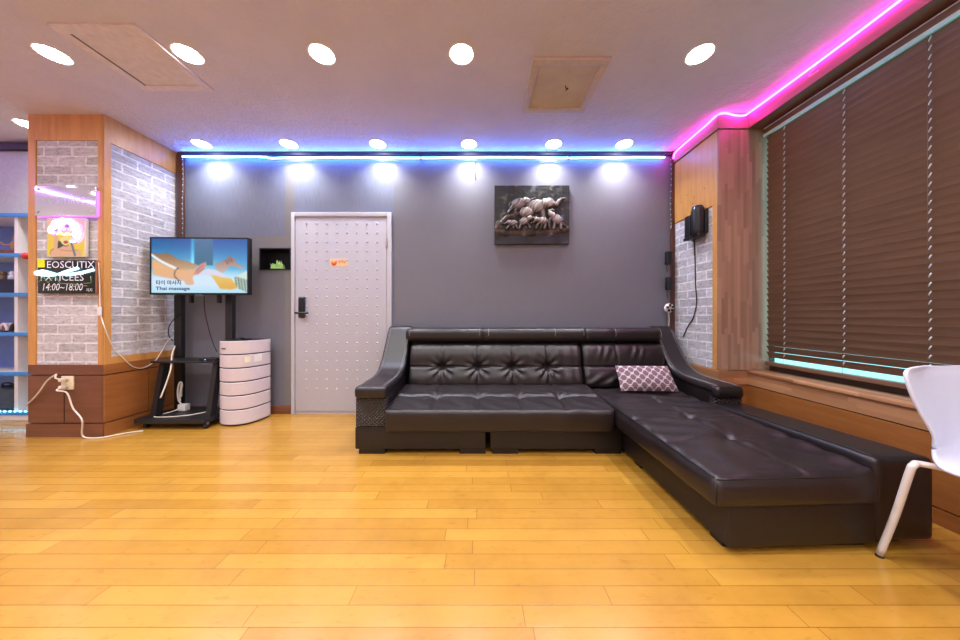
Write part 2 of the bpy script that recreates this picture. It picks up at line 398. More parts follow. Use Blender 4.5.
# right pillar
struct('pillar_right', MB().box(RX, 2.45, RYF, BY+.1, 0, CZ), M['oak_y'])
struct('wall_right_brick', MB().box(RX-.006, RX, RYF+.05, BY, .56, 1.935), M['brick_y'])
struct('trim_9', MB().box(RX-.012, RX, RYF+.001, BY, 1.945, 2.548).box(RX-.012, RX, RYF+.001, RYF+.05, .56, 1.945), M['oak_y'])
struct('trim_10', MB().box(RX-.03, RX-.0125, BY-.045, BY-.001, 0, CZ), M['mahogany'])
struct('trim_11', MB().box(RX-.014, WX+.01, RYF-.014, RYF, .56, 2.55), M['block_z'])
struct('trim_12', MB().box(WX+.01, 2.45, RYF-.008, RYF, .56, 2.55), M['block_z'])
struct('trim_13', MB().box(RX-.02, RX, RYF-.02, BY, 2.56, CZ).box(RX, WX, RYF-.02, RYF, 2.56, CZ), M['soffit'])
struct('trim_14', MB().box(RX-.02, RX, RYF-.02, BY, .44, .555).box(RX, WX, RYF-.02, RYF, .44, .555), M['block_x'])
struct('trim_15', MB().box(RX-.014, RX, RYF-.014, BY, .0, .432).box(RX, WX, RYF-.014, RYF, 0, .432), M['walnut_hy'])
# window wall
WY0 = .30
struct('wall_right', MB().box(WX, 2.62, RY, WY0, 0, CZ, 0).box(WX+.004, 2.62, WY0, RYF, 0, .535, 1), [M['wall'], M['groove']])
struct('trim_16', MB().box(WX-.012, WX+.004, RY, RYF, .085, .432).box(WX-.012, WX+.004, RY, RYF, 0, .078), M['walnut_hy'])
struct('trim_17', MB().box(WX-.004, WX+.004, RY, RYF-.02, .44, .535), M['block_y'])
struct('window_sill', MB().rbox(WX-.014, 2.62, WY0, RYF-.002, .535, .556, .003), M['block_top'])
struct('soffit', MB().box(WX, 2.62, RY, RYF-.02, 2.56, CZ), [M['soffit']])
struct('trim_18', MB().box(WX, 2.62, WY0, RYF-.02, 2.555, 2.56), M['soffit_dark'])
wf = MB()
for y0, y1 in ((WY0, WY0+.05), (RYF-.012, RYF-.008), (.9, .95)): wf.box(2.405, 2.445, y0, y1, .556, 2.555)
wf.box(2.406, 2.444, WY0, RYF-.008, .556, .60).box(2.406, 2.444, WY0, RYF-.008, 2.50, 2.555)
w1 = struct('window_1', wf, M['frame_grey'])
obj('window_pane', MB().box(2.423, 2.427, WY0+.05, RYF-.012, .60, 2.50), M['glass'], w1)

# door
d = MB()
for x0, x1, z0, z1 in ((DX0, DX0+.035, 0, DZ), (DX1-.045, DX1, 0, DZ), (DX0+.035, DX1-.045, DZ-.045, DZ)): d.rbox(x0, x1, BY-.03, BY, z0, z1, .003)
d.box(DX0+.035, DX1-.045, BY-.012, BY, 0, .03)
D1 = struct('door_1', d, M['door_frame'])
leaf = MB().rbox(DX0+.04, DX1-.05, BY-.022, BY-.001, .03, DZ-.05, .003)
nx, nz = 8, 19
for i in range(nx):
    for j in range(nz):
        cx = -1.775+i*(.724/(nx-1)); cz = .26+j*(1.69/(nz-1))
        leaf.lathe([(.011,0),(.010,-.003),(.006,-.006),(.002,-.0075)], (cx, BY-.0215, cz), 8, 'y')
obj('door_leaf', leaf, M['door'], D1)
obj('door_hinge', MB().rbox(DX1-.056, DX1-.038, BY-.038, BY-.02, 1.70, 1.80, .003), M['steel'], D1)
LKX = -1.815
lk = obj('door_lock', MB().rbox(LKX-.032, LKX+.032, BY-.05, BY-.022, .985, 1.20, .012), M['navy'], D1)
obj('door_handle', MB().tube([(LKX-.045, BY-.075, 1.036), (LKX, BY-.078, 1.036), (LKX+.085, BY-.075, 1.036)], .011, 10).tube([(LKX, BY-.05, 1.036), (LKX, BY-.078, 1.036)], .010, 10), M['black'], D1)
obj('keypad', MB().rbox(LKX-.022, LKX+.022, BY-.053, BY-.049, 1.06, 1.185, .0015), M['black'], D1)
stk = tag(obj('door_sticker', MB().box(-1.53, -1.352, BY-.0235, BY-.022, 1.515, 1.59), plain('sticker_peach', (246,196,150), .5)), 'small peach sticker with an orange disc on the white door', 'sticker')
obj('sticker_disc', MB().lathe([(.029,0),(.029,-.001)], (-1.493, BY-.0235, 1.548), 20, 'y'), plain('sticker_orange', (214,116,56), .5), stk)
text_on('sticker_writing', '휴게실', .034, lambda u, v: (-1.452+u, BY-.0242, 1.546+v), plain('sticker_ink', (112,84,50), .6), stk, xs=.85)

# ------------------------------------------------------------------ downlights
def downlight(x, y, label, group):
    t = thing('downlight', label, 'ceiling light', (x, y, CZ), group)
    obj('ring', MB().lathe([(.070,0),(.079,-.001),(.082,-.003),(.082,0)], (x, y, CZ), 32, cap=False), M['white_ring'], t)
    obj('lens', MB().lathe([(.0695,-.0015),(.0001,-.0016)], (x, y, CZ), 32, cap=False), M['lens'], t)
    ld = bpy.data.lights.new('downlight_beam', 'AREA'); ld.shape = 'DISK'; ld.size = .136; ld.energy = BEAM; ld.color = (1.0, .99, .975); ld.spread = math.radians(118)
    lo = link(bpy.data.objects.new('downlight_beam', ld)); lo.location = (x, y, CZ-.004); lo.parent = t; lo.matrix_parent_inverse = Matrix.Translation(-t.location)
R2 = [(-2.72,'above the television'),(-1.87,'above the left part of the grey door'),(-1.0,'above the right part of the grey door'),(-.108,'above the left half of the sofa'),(.72,'above the elephant relief'),(1.41,'nearest the magenta strip corner')]
for x, s in R2: downlight(x, 2.885, 'recessed downlight close to the back wall, '+s, 'downlights along the back wall')
R1 = [(-2.74,'left of the large plain ceiling hatch'),(-1.874,'right of the large plain ceiling hatch'),(-1.014,'third from the left'),(-.119,'left of the small framed ceiling hatch'),(1.41,'right of the small framed ceiling hatch')]
for x, s in R1: downlight(x, 1.893, 'recessed downlight in the nearer row, '+s, 'downlights in the middle of the ceiling')
downlight(-3.965, 2.59, 'round recessed downlight over the shelves left of the brick pillar', 'downlights over the shelves')
for y in (.9, -.1, -1.1, -2.0):
    for x in (-4.5, -2.74, -1.874, -1.0, -.12, .72, 1.41): downlight(x, y, 'round recessed ceiling downlight beyond the top edge of the view', 'downlights overhead')
for x in (-4.6, -3.7): downlight(x, 1.6, 'round recessed ceiling downlight beyond the left edge of the view', 'downlights by the left edge')

# ceiling hatches
h = thing('ceiling_hatch', 'small square ceiling hatch with a raised wooden frame and stained beige panel', 'ceiling hatch', (.595, 2.16, CZ))
x0, x1, y0, y1, w = .34, .85, 1.905, 2.41, .05
M['hatch_frame'] = plain('hatch_frame', (196,182,174), .6, var=.06, bump=.3, bscale=30, bdist=.004)
f = MB()
f.rbox(x0, x1, y0, y0+w, CZ-.022, CZ, .004).rbox(x0, x1, y1-w, y1, CZ-.022, CZ, .004).rbox(x0, x0+w, y0+w, y1-w, CZ-.0215, CZ, .004).rbox(x1-w, x1, y0+w, y1-w, CZ-.0215, CZ, .004)
obj('frame', f, M['hatch_frame'], h)
obj('panel', MB().box(x0+w, x1-w, y0+w, y1-w, CZ-.006, CZ), plain('hatch_panel', (196,180,162), .6, var=.10, scale=7), h)
obj('pull', MB().tube(curve_pts([(.62,2.14,CZ-.006),(.63,2.16,CZ-.012),(.645,2.16,CZ-.012),(.635,2.19,CZ-.007)], 5), .003, 6), M['groove'], h)
h = thing('ceiling_hatch', 'large plain white ceiling hatch flush with the ceiling between two downlights', 'ceiling hatch', (-2.23, 1.94, CZ))
x0, x1, y0, y1, w = -2.48, -1.975, 1.69, 2.19, .055
f = MB(); f.rbox(x0, x1, y0, y0+w, CZ-.012, CZ, .002).rbox(x0, x1, y1-w, y1, CZ-.012, CZ, .002).rbox(x0, x0+w, y0+w, y1-w, CZ-.0119, CZ, .002).rbox(x1-w, x1, y0+w, y1-w, CZ-.0119, CZ, .002)
obj('frame', f, plain('hatch_white', (214,204,206), .55), h)
obj('panel', MB().box(x0+w+.004, x1-w-.004, y0+w+.003, y1-w-.003, CZ-.008, CZ), plain('hatch_white_panel', (212,202,204), .55), h)
obj('gap', MB().box(x0+w, x0+w+.008, y0+w, y1-w, CZ-.0125, CZ-.001), M['grey_plastic'], h)

# ------------------------------------------------------------------ LED strips
def wavy(pts, amp=.004, n=14):
    P = curve_pts(pts, n); return [p+Vector((0, 0, random.uniform(-amp, amp))) for p in P]
st = thing('led_strip', 'blue glowing LED rope along the top of the grey back wall', 'led strip', (-.5, BY-.03, 2.63))
obj('rope', MB().tube(curve_pts([(-3.03,3.005,2.628),(-2.6,3.005,2.628),(-2.2,3.0,2.622),(-2.12,2.995,2.606),(-1.9,3.0,2.616),(-1.2,3.005,2.62),(-.6,3.0,2.612),(-.1,3.005,2.622),(.5,3.0,2.618),(.9,3.0,2.612),(1.4,3.005,2.622),(1.88,3.005,2.622)], 10), .0075, 8), M['blue_led'], st)
for X, Z in ((-2.12,2.606),(-.6,2.612),(.9,2.612)): obj('clip', MB().rbox(X-.012, X+.012, 2.99, BY-.03, Z-.012, Z+.014, .003), M['white_plastic'], st)
st = thing('led_strip', 'magenta glowing LED rope running round the top of the wood pillar and window soffit', 'led strip', (WX, 1.5, 2.66))
obj('rope', MB().tube(curve_pts([(RX-.03,BY-.05,2.60),(RX-.032,2.95,2.645),(RX-.032,2.75,2.655),(RX-.03,2.55,2.66),(RX-.02,2.45,2.672),(2.02,2.428,2.675),(2.10,2.425,2.655),(2.17,2.425,2.655),(WX-.02,2.41,2.668),(WX-.014,2.2,2.666),(WX-.016,1.8,2.66),(WX-.014,1.4,2.665),(WX-.014,.6,2.66),(WX-.014,-.6,2.66),(WX-.014,-2.5,2.66)], 8), .0075, 8), M['pink_led'], st)
for Y, dz in ((1.93, -.05),): obj('clip', MB().tube(curve_pts([(WX-.012,Y,2.655),(WX-.018,Y+.02,2.635),(WX-.012,Y+.05,2.615),(WX-.016,Y-.01,2.605)], 5), .004, 6), M['white_plastic'], st)
st = thing('led_strip', 'added purple glowing rope beyond the left of the view, tinting the ceiling', 'led strip', (LX+.02, 0, 2.64))
obj('rope', MB().tube([(LX+.02,2.8,2.64),(LX+.02,RY+.02,2.64)], .012, 8), emit('added_purple_light', (.56,.24,1.0), 19), st)  # unseen purple light added to tint the left ceiling and the mirror sign
for x, lb in ((-3.035, 'unlit clear LED strip hanging down the left corner of the back wall'), (1.945, 'unlit clear LED strip hanging down the right corner of the back wall')):
    st = thing('led_tape', lb, 'led strip', (x, BY-.03, 2.3))
    zl = 1.75 if x < 0 else 2.15
    pp = curve_pts([(x,BY-.028,2.60),(x+.006,BY-.03,2.4),(x-.002,BY-.028,2.15),(x+.004,BY-.03,1.95),(x,BY-.028,zl if zl < 1.9 else 1.90)], 8)
    obj('tape', MB().tube(pp, .004, 6), M['grey_plastic'], st)
    for k in range(0, len(pp), 2): obj('diode', MB().ball(pp[k]+Vector((0,-.004,0)), .005, seg=6, rings=4), M['white_plastic'], st)

# ------------------------------------------------------------------ window blind
bl = thing('window_blind', 'closed brown slatted venetian blind over the window', 'window blind', (BX, 1.4, .6))
BY0, BY1 = WY0+.03, RYF-.034
hr = MB(); hr.rbox(BX-.005, BX+.055, BY0, BY1, 2.50, 2.552, .003)
obj('headrail', hr, M['slat'], bl)
obj('headrail_edge', MB().rbox(BX-.010, BX-.004, BY0, BY1, 2.538, 2.545, .002), M['cord'], bl)
obj('painted_daylight_gap', MB().rbox(BX-.012, BX+.0, BY0, BY1, 2.475, 2.497, .003), plain('painted_daylight', (206,244,246), .4), bl)  # pale strip whose colour stands in for daylight below the headrail
sl = MB(); pitch = .0475; ang = math.radians(70); wd = .053
zc = 2.47-.022; k = 0; rung = {y: MB() for y in (2.278, 1.905, 1.541, 1.17, .8)}
while zc > .68:
    a = ang+random.uniform(-.03, .03)
    if zc < .77: a = math.radians(63)
    n = 5; top = []; 
    for i in range(n+1):
        s = (i/n-.5)*wd; bow = .0025*(1-(2*i/n-1)**2)
        X = BX+.025+s*math.cos(a)+bow*math.sin(a); Z = zc-s*math.sin(a)+bow*math.cos(a)
        top.append((X, Z))
    poly = top+[(x+.0012*math.sin(a), z+.0012*math.cos(a)) for x, z in reversed(top)]
    sag = random.uniform(-.001, .001)
    vs = [(x, y, z+(sag if y == BY0 else 0)) for y in (BY0, BY1) for x, z in poly]; m = len(poly)
    sl.add(vs, [tuple(range(m)), tuple(range(m, 2*m))[::-1]]+[(i, m+i, m+(i+1)%m, (i+1)%m) for i in range(m)])
    for y, r in rung.items():
        xe = BX+.025-.5*wd*math.cos(a)-.003; ze = zc+.5*wd*math.sin(a)
        r.tube([(xe-.002, y-.005, ze-.006), (xe-.003, y+.005, ze-.028)], .0032, 5)
    zc -= pitch; k += 1
obj('slats', sl, M['slat'], bl)
for y, r in rung.items():
    r.tube([(BX-.0015, y, 2.49), (BX+.0005, y, .62)], .0012, 5, mi=1)
    obj('ladder_cord', r, [M['cord'], M['slat']], bl)
obj('bottom_rail', MB().rbox(BX-.002, BX+.052, BY0, BY1, .605, .634, .004), M['slat'], bl)

# ------------------------------------------------------------------ sectional sofa
sofa = thing('sectional_sofa', 'large dark brown leather corner sofa with tufted seat and long chaise', 'sofa', (.5, 2.6, 0))
def seamf(d, w=.010): return math.exp(-(d/w)**2)
def chz(X): return .035*max(0, min(1, (X-1.04)/.88))        # the chaise front runs slightly askew
# bases
obj('base', MB().rbox(-.911, .043, 2.145, 2.97, .035, .20, .012), M['leather_base'], sofa)
obj('base', MB().rbox(.073, 1.04, 2.145, 2.97, .035, .20, .012), M['leather_base'], sofa)
def shear(p): 
    k = max(0, min(1, (2.9-p[1])/1.6)); return (p[0], p[1]+chz(p[0])*k, p[2])
obj('base', MB().rbox(1.042, 1.70, 1.238, 2.97, .03, .21, .012, n=(6,6,1), warp=shear), M['leather_base'], sofa)
for x, y in ((-.885,2.155),(-.15,2.155),(.09,2.155),(.84,2.155),(-.87,2.8),(.09,2.8),(1.06,1.95),(1.06,1.29),(1.50,1.30),(1.62,2.8)):
    obj('foot', MB().box(x, x+.19, y, y+.07, 0, .04), M['black'], sofa)
obj('foot', MB().box(1.74, 1.88, 1.325, 1.39, 0, .04), M['black'], sofa)
obj('back_frame', MB().rbox(-.68, 1.70, 2.86, 2.985, .10, .87, .03), M['leather_base'], sofa)
# main seat cushion
sx = [-.345, -.018, .308, .63]
def seat_disp(p, n):
    x, y, z = p; dz = 0
    if n[2] > .2:
        e = min(1, max(0, (2.62-y)/.05))
        u = (x+.68)/1.65
        dz += .010*math.sin(PI*max(0,min(1,(y-2.13)/.5)))+.12*(y-2.36)
        dz -= .016*math.exp(-((y-2.35)/.014)**2)
        for s in sx:
            dz -= .011*math.exp(-((x-s)/.011)**2)
            r = math.hypot(x-s, (y-2.35)); dz -= .020*math.exp(-(r/.045)**2)
            a = math.atan2(y-2.35, x-s); dz += .0035*math.cos(8*a+s*9)*math.exp(-((r-.07)/.05)**2)
        dz += .003*math.sin(x*31+y*17)*math.sin(y*23+x*5)
        return (0, 0, dz*n[2])
    if n[1] < -.5: 
        return (0, -.012*math.sin(PI*max(0,min(1,(z-.185)/.18)))-.002*math.sin(x*23), 0)
    return (0, 0, 0)
obj('seat_cushion', MB().rbox(-.685, .965, 2.105, 2.66, .168, .366, .03, n=(120,44,4), disp=seat_disp), M['leather_seat'], sofa)
# chaise cushion
cy = [2.22, 1.90, 1.575]
def chaise_disp(p, n):
    x, y, z = p
    if n[2] > .2:
        dz = .012*math.sin(PI*max(0,min(1,(x-.98)/.71)))
        dz += .022*max(0,(y-1.25)/1.4)+.026*max(0,min(1,(x-1.50)/.17))**2
        if y < 2.35: dz -= .010*math.exp(-((x-1.37)/.016)**2)
        for c in cy:
            yy = c+.03*math.sin((x-1)*5)
            dz -= .007*math.exp(-((y-yy)/.014)**2)
            r = math.hypot(x-1.37, y-yy); dz -= .020*math.exp(-(r/.05)**2)
            a = math.atan2(y-yy, x-1.37); dz += .004*math.cos(7*a+c*5)*math.exp(-((r-.08)/.06)**2)
        dz += .004*math.sin(x*27+y*19)*math.sin(y*21-x*8)+.0025*math.sin(y*46+x*13)
        return (0, 0, dz*n[2])
    if n[1] < -.5: return (0, -.012*math.sin(PI*max(0,min(1,(z-.19)/.15))), 0)
    if n[0] < -.5: return (-.010*math.sin(PI*max(0,min(1,(z-.19)/.15)))-.002*math.sin(y*19), 0, 0)
    return (0, 0, 0)
ch_c = obj('seat_cushion', MB().rbox(.975, 1.69, 1.222, 2.66, .208, .334, .026, n=(50,100,4), disp=chaise_disp, warp=shear), M['leather_seat'], sofa)
pip = [shear((.982, y, .331+.018*(y-1.25)/1.4)) for y in np.linspace(1.24, 2.12, 20)]
obj('piping', MB().tube(pip, .0045, 6).tube([shear((x, 1.229, .327)) for x in np.linspace(.99, 1.67, 14)], .0045, 6), M['leather_base'], ch_c)
obj('stitching', MB().tube([shear((.977, 1.222, z)) for z in (.22,.26,.315)], .0025, 5), M['leather_base'], ch_c)
# low side rail beside the chaise
def rail_w(p):
    x, y, z = p; 
    if z > .3: z += -.022*max(0, min(1, (y-1.35)/.75))
    x += .042*max(0, min(1, (2.2-y)/.95))*(x-1.692)/.233
    return shear((x, y, z))
sr = obj('side_rail', MB().rbox(1.692, 1.925, 1.235, 2.20, .035, .396, .026, n=(8,24,6), warp=rail_w), M['leather'], sofa)
obj('piping', MB().tube([rail_w((1.71, y, .396)) for y in np.linspace(1.262, 2.1, 20)], .004, 6), M['leather_base'], sr)
# back cushions
def lean(p):
    t = (p[2]-.36)/.40; return (p[0], p[1]+.115*t, p[2])
bx = [-.345, -.02, .295, .612]
def back_disp(p, n):
    x, y, z = p
    if n[1] < -.2:
        g = 0
        for s in bx:
            g += .014*math.exp(-((x-s)/.010)**2)
            r = math.hypot(x-s, z-.545); g += .040*math.exp(-(r/.035)**2)
            a = math.atan2(z-.545, x-s)
            g += .010*math.cos(9*a)*math.exp(-((r-.07)/.045)**2)*(1 if z < .56 else .5)
        g += .012*math.exp(-((z-.545)/.009)**2)
        for q, b in ((.65,.08),(.45,.08)): g -= .022*math.exp(-((z-q)/b)**2)
        g += .002*math.sin(x*60)
        return (0, g, 0)
    return (0, 0, 0)
obj('back_cushion', MB().rbox(-.645, .93, 2.62, 2.80, .36, .748, .045, n=(130,2,46), disp=back_disp, warp=lean), M['leather'], sofa)
def back2_disp(p, n):
    x, y, z = p
    if n[1] < -.2:
        g = .012*math.exp(-((x-1.25)/.009)**2)+.012*math.exp(-((z-.545)/.009)**2)
        for q, b in ((.65,.08),(.45,.08)): g -= .020*math.exp(-((z-q)/b)**2)
        g += .0022*math.sin(x*62+3*math.sin(z*14)+2*math.sin(x*17))*math.exp(-((z-.68)/.08)**2)*(1+.8*math.sin(x*23))
        g += .006*math.sin((x-z*1.4)*40)*math.exp(-((z-.43)/.05)**2)
        return (0, g, 0)
    return (0, 0, 0)
obj('back_cushion', MB().rbox(.937, 1.695, 2.62, 2.80, .36, .748, .045, n=(80,2,40), disp=back2_disp, warp=lean), M['leather'], sofa)
def stitches(path, out, step=.016, ln=.010, r=.0019):
    """short thread dashes along a polyline"""
    mb = MB(); P = [Vector(p) for p in path]; acc = 0
    for a, b in zip(P[:-1], P[1:]):
        L = (b-a).length
        if L < 1e-6: continue
        d = (b-a)/L; s = -acc
        while s < L:
            if s >= 0: mb.tube([a+d*s+out, a+d*min(L, s+ln)+out], r, 4)
            s += step
        acc = (L-s+step) % step if False else 0
    return mb
for a, b in ((-.672, .028), (.034, .985), (.991, 1.71)):
    def roll_disp(p, n, a=a, b=b):
        x = p[0]; g = 0
        for s in (.70 if a < .1 < b else 99, 1.25, .10): 
            if a < s < b: g = max(g, .006*math.exp(-((x-s)/.010)**2))
        return (-n[0]*0, -n[1]*g, -n[2]*g)
    hr_ = obj('headrest_roll', MB().rbox(a-.028, b+.028 if b < 1.5 else b, 2.735, 2.95, .758, .893, .055, n=(40,3,1), k=6, disp=roll_disp), M['leather'], sofa)
    sm = MB()
    for s in ([a+.045] if a > 0 and a < .5 else [])+([.70, .985-.02] if a < .5 and a > 0 else [])+([b-.03] if a < 0 else [])+([a+.02] if a < 0 else [])+([b-.03, a+.27] if a > .9 else []):
        arc = [(s, 2.79-.056*math.cos(q), .838+.056*math.sin(q)) for q in np.linspace(-.7, 1.55, 14)]
        sm2 = stitches(arc, Vector((0,0,0)), .014, .009, .002); sm.add(sm2.v, sm2.f, 0, True)
    obj('stitching', sm, M['thread'], hr_)['kind'] = 'stuff'
# arms
prof = [(2.135,.478),(2.15,.494),(2.20,.499),(2.30,.500),(2.42,.503),(2.52,.512),(2.60,.535),(2.67,.578),(2.73,.640),(2.78,.705),(2.83,.775),(2.88,.845),(2.925,.895),(2.96,.905),(2.99,.90)]
pc = curve_pts([(0,)+q for q in prof], 8); PL = [0]
for a, b in zip(pc[:-1], pc[1:]): PL.append(PL[-1]+(b-a).length)
TL = PL[-1]
def on_path(s):
    s = max(0, min(TL, s)); i = max(0, min(len(PL)-2, np.searchsorted(PL, s)-1))
    f = (s-PL[i])/max(1e-9, PL[i+1]-PL[i]); p = pc[i].lerp(pc[i+1], f)
    t = (pc[min(i+2,len(pc)-1)]-pc[max(i-1,0)]).normalized()
    return p, Vector((0, -t.z, t.y))
def arm(x0, x1, side):
    def wp(p):
        q, nr = on_path(p[1]); v = q+nr*(p[2]); return (p[0], v.y, v.z)
    pad = obj('arm_pad', MB().rbox(x0, x1, 0, TL, -.06, .0, .026, n=(8,60,1), warp=wp), M['leather'], sofa)
    # front roll of the pad
    obj('arm_pad_front', MB().rbox(x0, x1, 2.115, 2.19, .408, .497, .03, n=(6,1,1), k=4), M['leather'], sofa)
    sm = MB()
    for dx in (.022, .034, -.022, -.034):
        x = x0+dx if dx > 0 else x1+dx
        path = []
        for s in np.linspace(.03, TL-.1, 60):
            q, nr = on_path(s); v = q+nr*.0015; path.append((x, v.y, v.z))
        m2 = stitches(path, Vector((0,0,0)), .02, .011, .0017); sm.add(m2.v, m2.f, 0, True)
    obj('stitching', sm, M['thread'], pad)['kind'] = 'stuff'
    poly = [(p.y, p.z-.052) for p in pc if p.y > 2.19][::2]
    poly = [(2.15, .42)]+poly+[(2.98, .20), (2.15, .20)]
    obj('arm_side', MB().prism(poly, x0+.012, x1-.012), M['leather_base'], sofa)
    obj('arm_front_panel', MB().rbox(x0+.008, x1-.008, 2.135, 2.20, .205, .412, .008), M['weave'], sofa)
arm(-.909, -.672, -1)
arm(1.700, 1.906, 1)

# cushion on the chaise
def quad_pillow(c, thick, nu=110, nv=60):
    TLc, TRc, BLc, BRc = [Vector(p) for p in c]; N = (TRc-TLc).cross(BLc-TLc).normalized()
    vs = []; cols = []
    for side in (1, -1):
        for j in range(nv+1):
            for i in range(nu+1):
                u, v = i/nu, j/nv
                pin = .035*(4*u*(1-u)-0)*0
                p = (TLc*(1-u)+TRc*u)*(1-v)+(BLc*(1-u)+BRc*u)*v
                e = max(0, (1-abs(2*u-1)**2.6)*(1-abs(2*v-1)**2.6))
                ctr = (TLc+TRc+BLc+BRc)/4
                k = .05*(1-abs(2*u-1)**2)*(abs(2*v-1)**4)+.03*(1-abs(2*v-1)**2)*(abs(2*u-1)**6)
                p = p.lerp(ctr, k*.6) 
                vs.append(p+N*(side*thick*.5*e**.55))
                # trellis print: waves in antiphase
                X = u*7.2; Y = v*4.6
                best = 9
                for r in range(-1, 9):
                    sg_ = 1 if r % 2 else -1
                    best = min(best, abs(Y-r*.70-sg_*.30*max(-.85, min(.85, 1.25*math.cos(2*PI*X*.86)))))
                w = 1 if best < .078 else 0
                cols.append(lin((214,202,204)) if w else lin((112,88,98)))
    m = (nu+1)*(nv+1); fs = []
    for q in range(2):
        for j in range(nv):
            for i in range(nu):
                a = q*m+j*(nu+1)+i; f = (a, a+1, a+nu+2, a+nu+1); fs.append(f if q == 0 else f[::-1])
    rim = [i for i in range(nu+1)]+[j*(nu+1)+nu for j in range(1, nv+1)]+[nv*(nu+1)+i for i in range(nu-1, -1, -1)]+[j*(nu+1) for j in range(nv-1, 0, -1)]
    for a, b in zip(rim, rim[1:]+rim[:1]): fs.append((a, m+a, m+b, b))
    mb = MB().add(vs, fs, 0, True); return mb, cols
def set_cols(o, cols):
    ca = o.data.color_attributes.new('picture', 'FLOAT_COLOR', 'POINT')
    a = np.ones((len(cols), 4), np.float32); a[:, :3] = np.array(cols, np.float32); ca.data.foreach_set('color', a.ravel())
mb, cols = quad_pillow([px(615,365.5,2.585), px(667.5,366,2.54), px(621,391,2.46), px(679,391.5,2.44)], .10)
o = obj('throw_pillow', mb, attr_mat('trellis_fabric', .85)); set_cols(o, cols)
tag(o, 'small oblong mauve cushion with white trellis pattern on the chaise', 'cushion')

# ------------------------------------------------------------------ white chair
CXc = 1.862
chair = thing('shell_chair', 'white moulded shell chair with splayed tube legs at the right edge', 'chair', (CXc, 1.0, 0))
pr = [(.70,.462,.175),(.715,.468,.195),(.76,.474,.212),(.84,.470,.226),(.93,.460,.232),(1.01,.449,.222),(1.07,.443,.190),(1.11,.448,.150),(1.135,.468,.128),(1.15,.51,.126),(1.157,.57,.146),(1.163,.64,.180),(1.170,.71,.205),(1.178,.765,.213),(1.184,.79,.205),(1.187,.803,.18),(1.188,.808,.14)]
pts = curve_pts(pr, 5); vs = []; nu = 22
for p in pts:
    for i in range(nu+1):
        u = 2*i/nu-1
        cup = u*u
        vs.append((CXc+u*p.z, p.x-(.035*cup if p.y > .55 else .035*cup*max(0, (p.y-.45)/.1)), p.y+(.012*cup if p.y < .5 else 0)))
fs = [(j*(nu+1)+i, j*(nu+1)+i+1, (j+1)*(nu+1)+i+1, (j+1)*(nu+1)+i) for j in range(len(pts)-1) for i in range(nu)]
sh = obj('seat_shell', MB().add(vs, fs, 0, True), M['chair_white'], chair, fix=False)
md = sh.modifiers.new('s', 'SOLIDIFY'); md.thickness = .009; md.offset = 0
for sx_ in (-1, 1):
    for fy, sy, my in ((1.236, 1.15, 1.06), (.76, .84, .93)):
        xf = CXc+sx_*.188; xk = CXc+sx_*.165; xm = CXc+sx_*.05
        tp = curve_pts([(xm, my, .428), (xk-sx_*.03, sy+(.0 if fy > 1 else 0), .430), (xk, sy+(.004 if fy > 1 else -.004), .424), (xk+sx_*.008, sy+(fy-sy)*.12, .39), (xk+(xf-xk)*.5, sy+(fy-sy)*.55, .20), (xf, fy, .010)], 6)
        lg = obj('leg', MB().tube(tp, .0115, 12), M['chair_leg'], chair)
        obj('foot_cap', MB().tube([tp[-1]+Vector((0,0,-.010)), tp[-1]+Vector((0,0,-.003))], .0125, 12), M['rubber'], lg)
obj('under_plate', MB().lathe([(.07,.428),(.075,.434),(.07,.440)], (CXc, .98, 0), 20), M['chair_leg'], chair)

# ------------------------------------------------------------------ television stand, television
stand = thing('tv_stand', 'black metal television stand with two columns, middle shelf and low base', 'tv stand', (-2.73, 2.8, 0))
obj('base', MB().prism([(-3.05,2.60),(-2.44,2.60),(-2.425,2.66),(-2.44,2.98),(-3.02,2.98),(-3.085,2.66)], .055, .09, 'z'), M['black_metal'], stand)
for x, y in ((-3.0,2.66),(-2.45,2.64),(-2.98,2.93),(-2.49,2.93)):
    c = obj('caster', MB().lathe([(.024,-.013),(.026,-.008),(.026,.008),(.024,.013)], (x, y, .0262), 14, 'x'), M['rubber'], stand)
    obj('caster_fork', MB().rbox(x-.019, x+.019, y-.008, y+.008, .035, .056, .002), M['steel'], c)
for x in (-2.975, -2.472): obj('column', MB().rbox(x-.035, x+.035, 2.90, 2.945, .09, 1.62, .004), M['black_metal'], stand)
for x in (-2.96, -2.462):
    obj('leg', MB().prism([(2.665,.088),(2.725,.088),(2.80,.575),(2.745,.575)], x-.022, x+.022), M['black_metal'], stand)
obj('shelf', MB().rbox(-3.02, -2.425, 2.70, 2.95, .573, .592, .004), M['black_metal'], stand)
obj('bracket', MB().rbox(-2.99, -2.42, 2.865, 2.90, 1.42, 1.47, .004).rbox(-2.99, -2.42, 2.865, 2.90, 1.58, 1.63, .004), M['black_metal'], stand)
for x in (-2.787, -2.517): obj('bracket_bar', MB().rbox(x-.012, x+.012, 2.832, 2.865, 1.13, 1.60, .003), M['black_metal'], stand)
TVc = Vector((-2.636, 2.775, 1.475)); yaw = math.radians(1.6); HW, HH = .452, .270
def tvp(u, v, d=0):        # u,v metres from the centre, d out of the screen
    return TVc+Vector((u*math.cos(yaw)+d*math.sin(yaw), u*math.sin(yaw)-d*math.cos(yaw), v))
tv = thing('television', 'flat black television on the stand showing a foot massage', 'television', tvp(0, -HH))
obj('housing', MB().rbox(-HW, HW, -.0, .045, -HH, HH, .006, warp=lambda p: tuple(tvp(p[0], p[2], -p[1]))), M['black'], tv)
bz = MB()
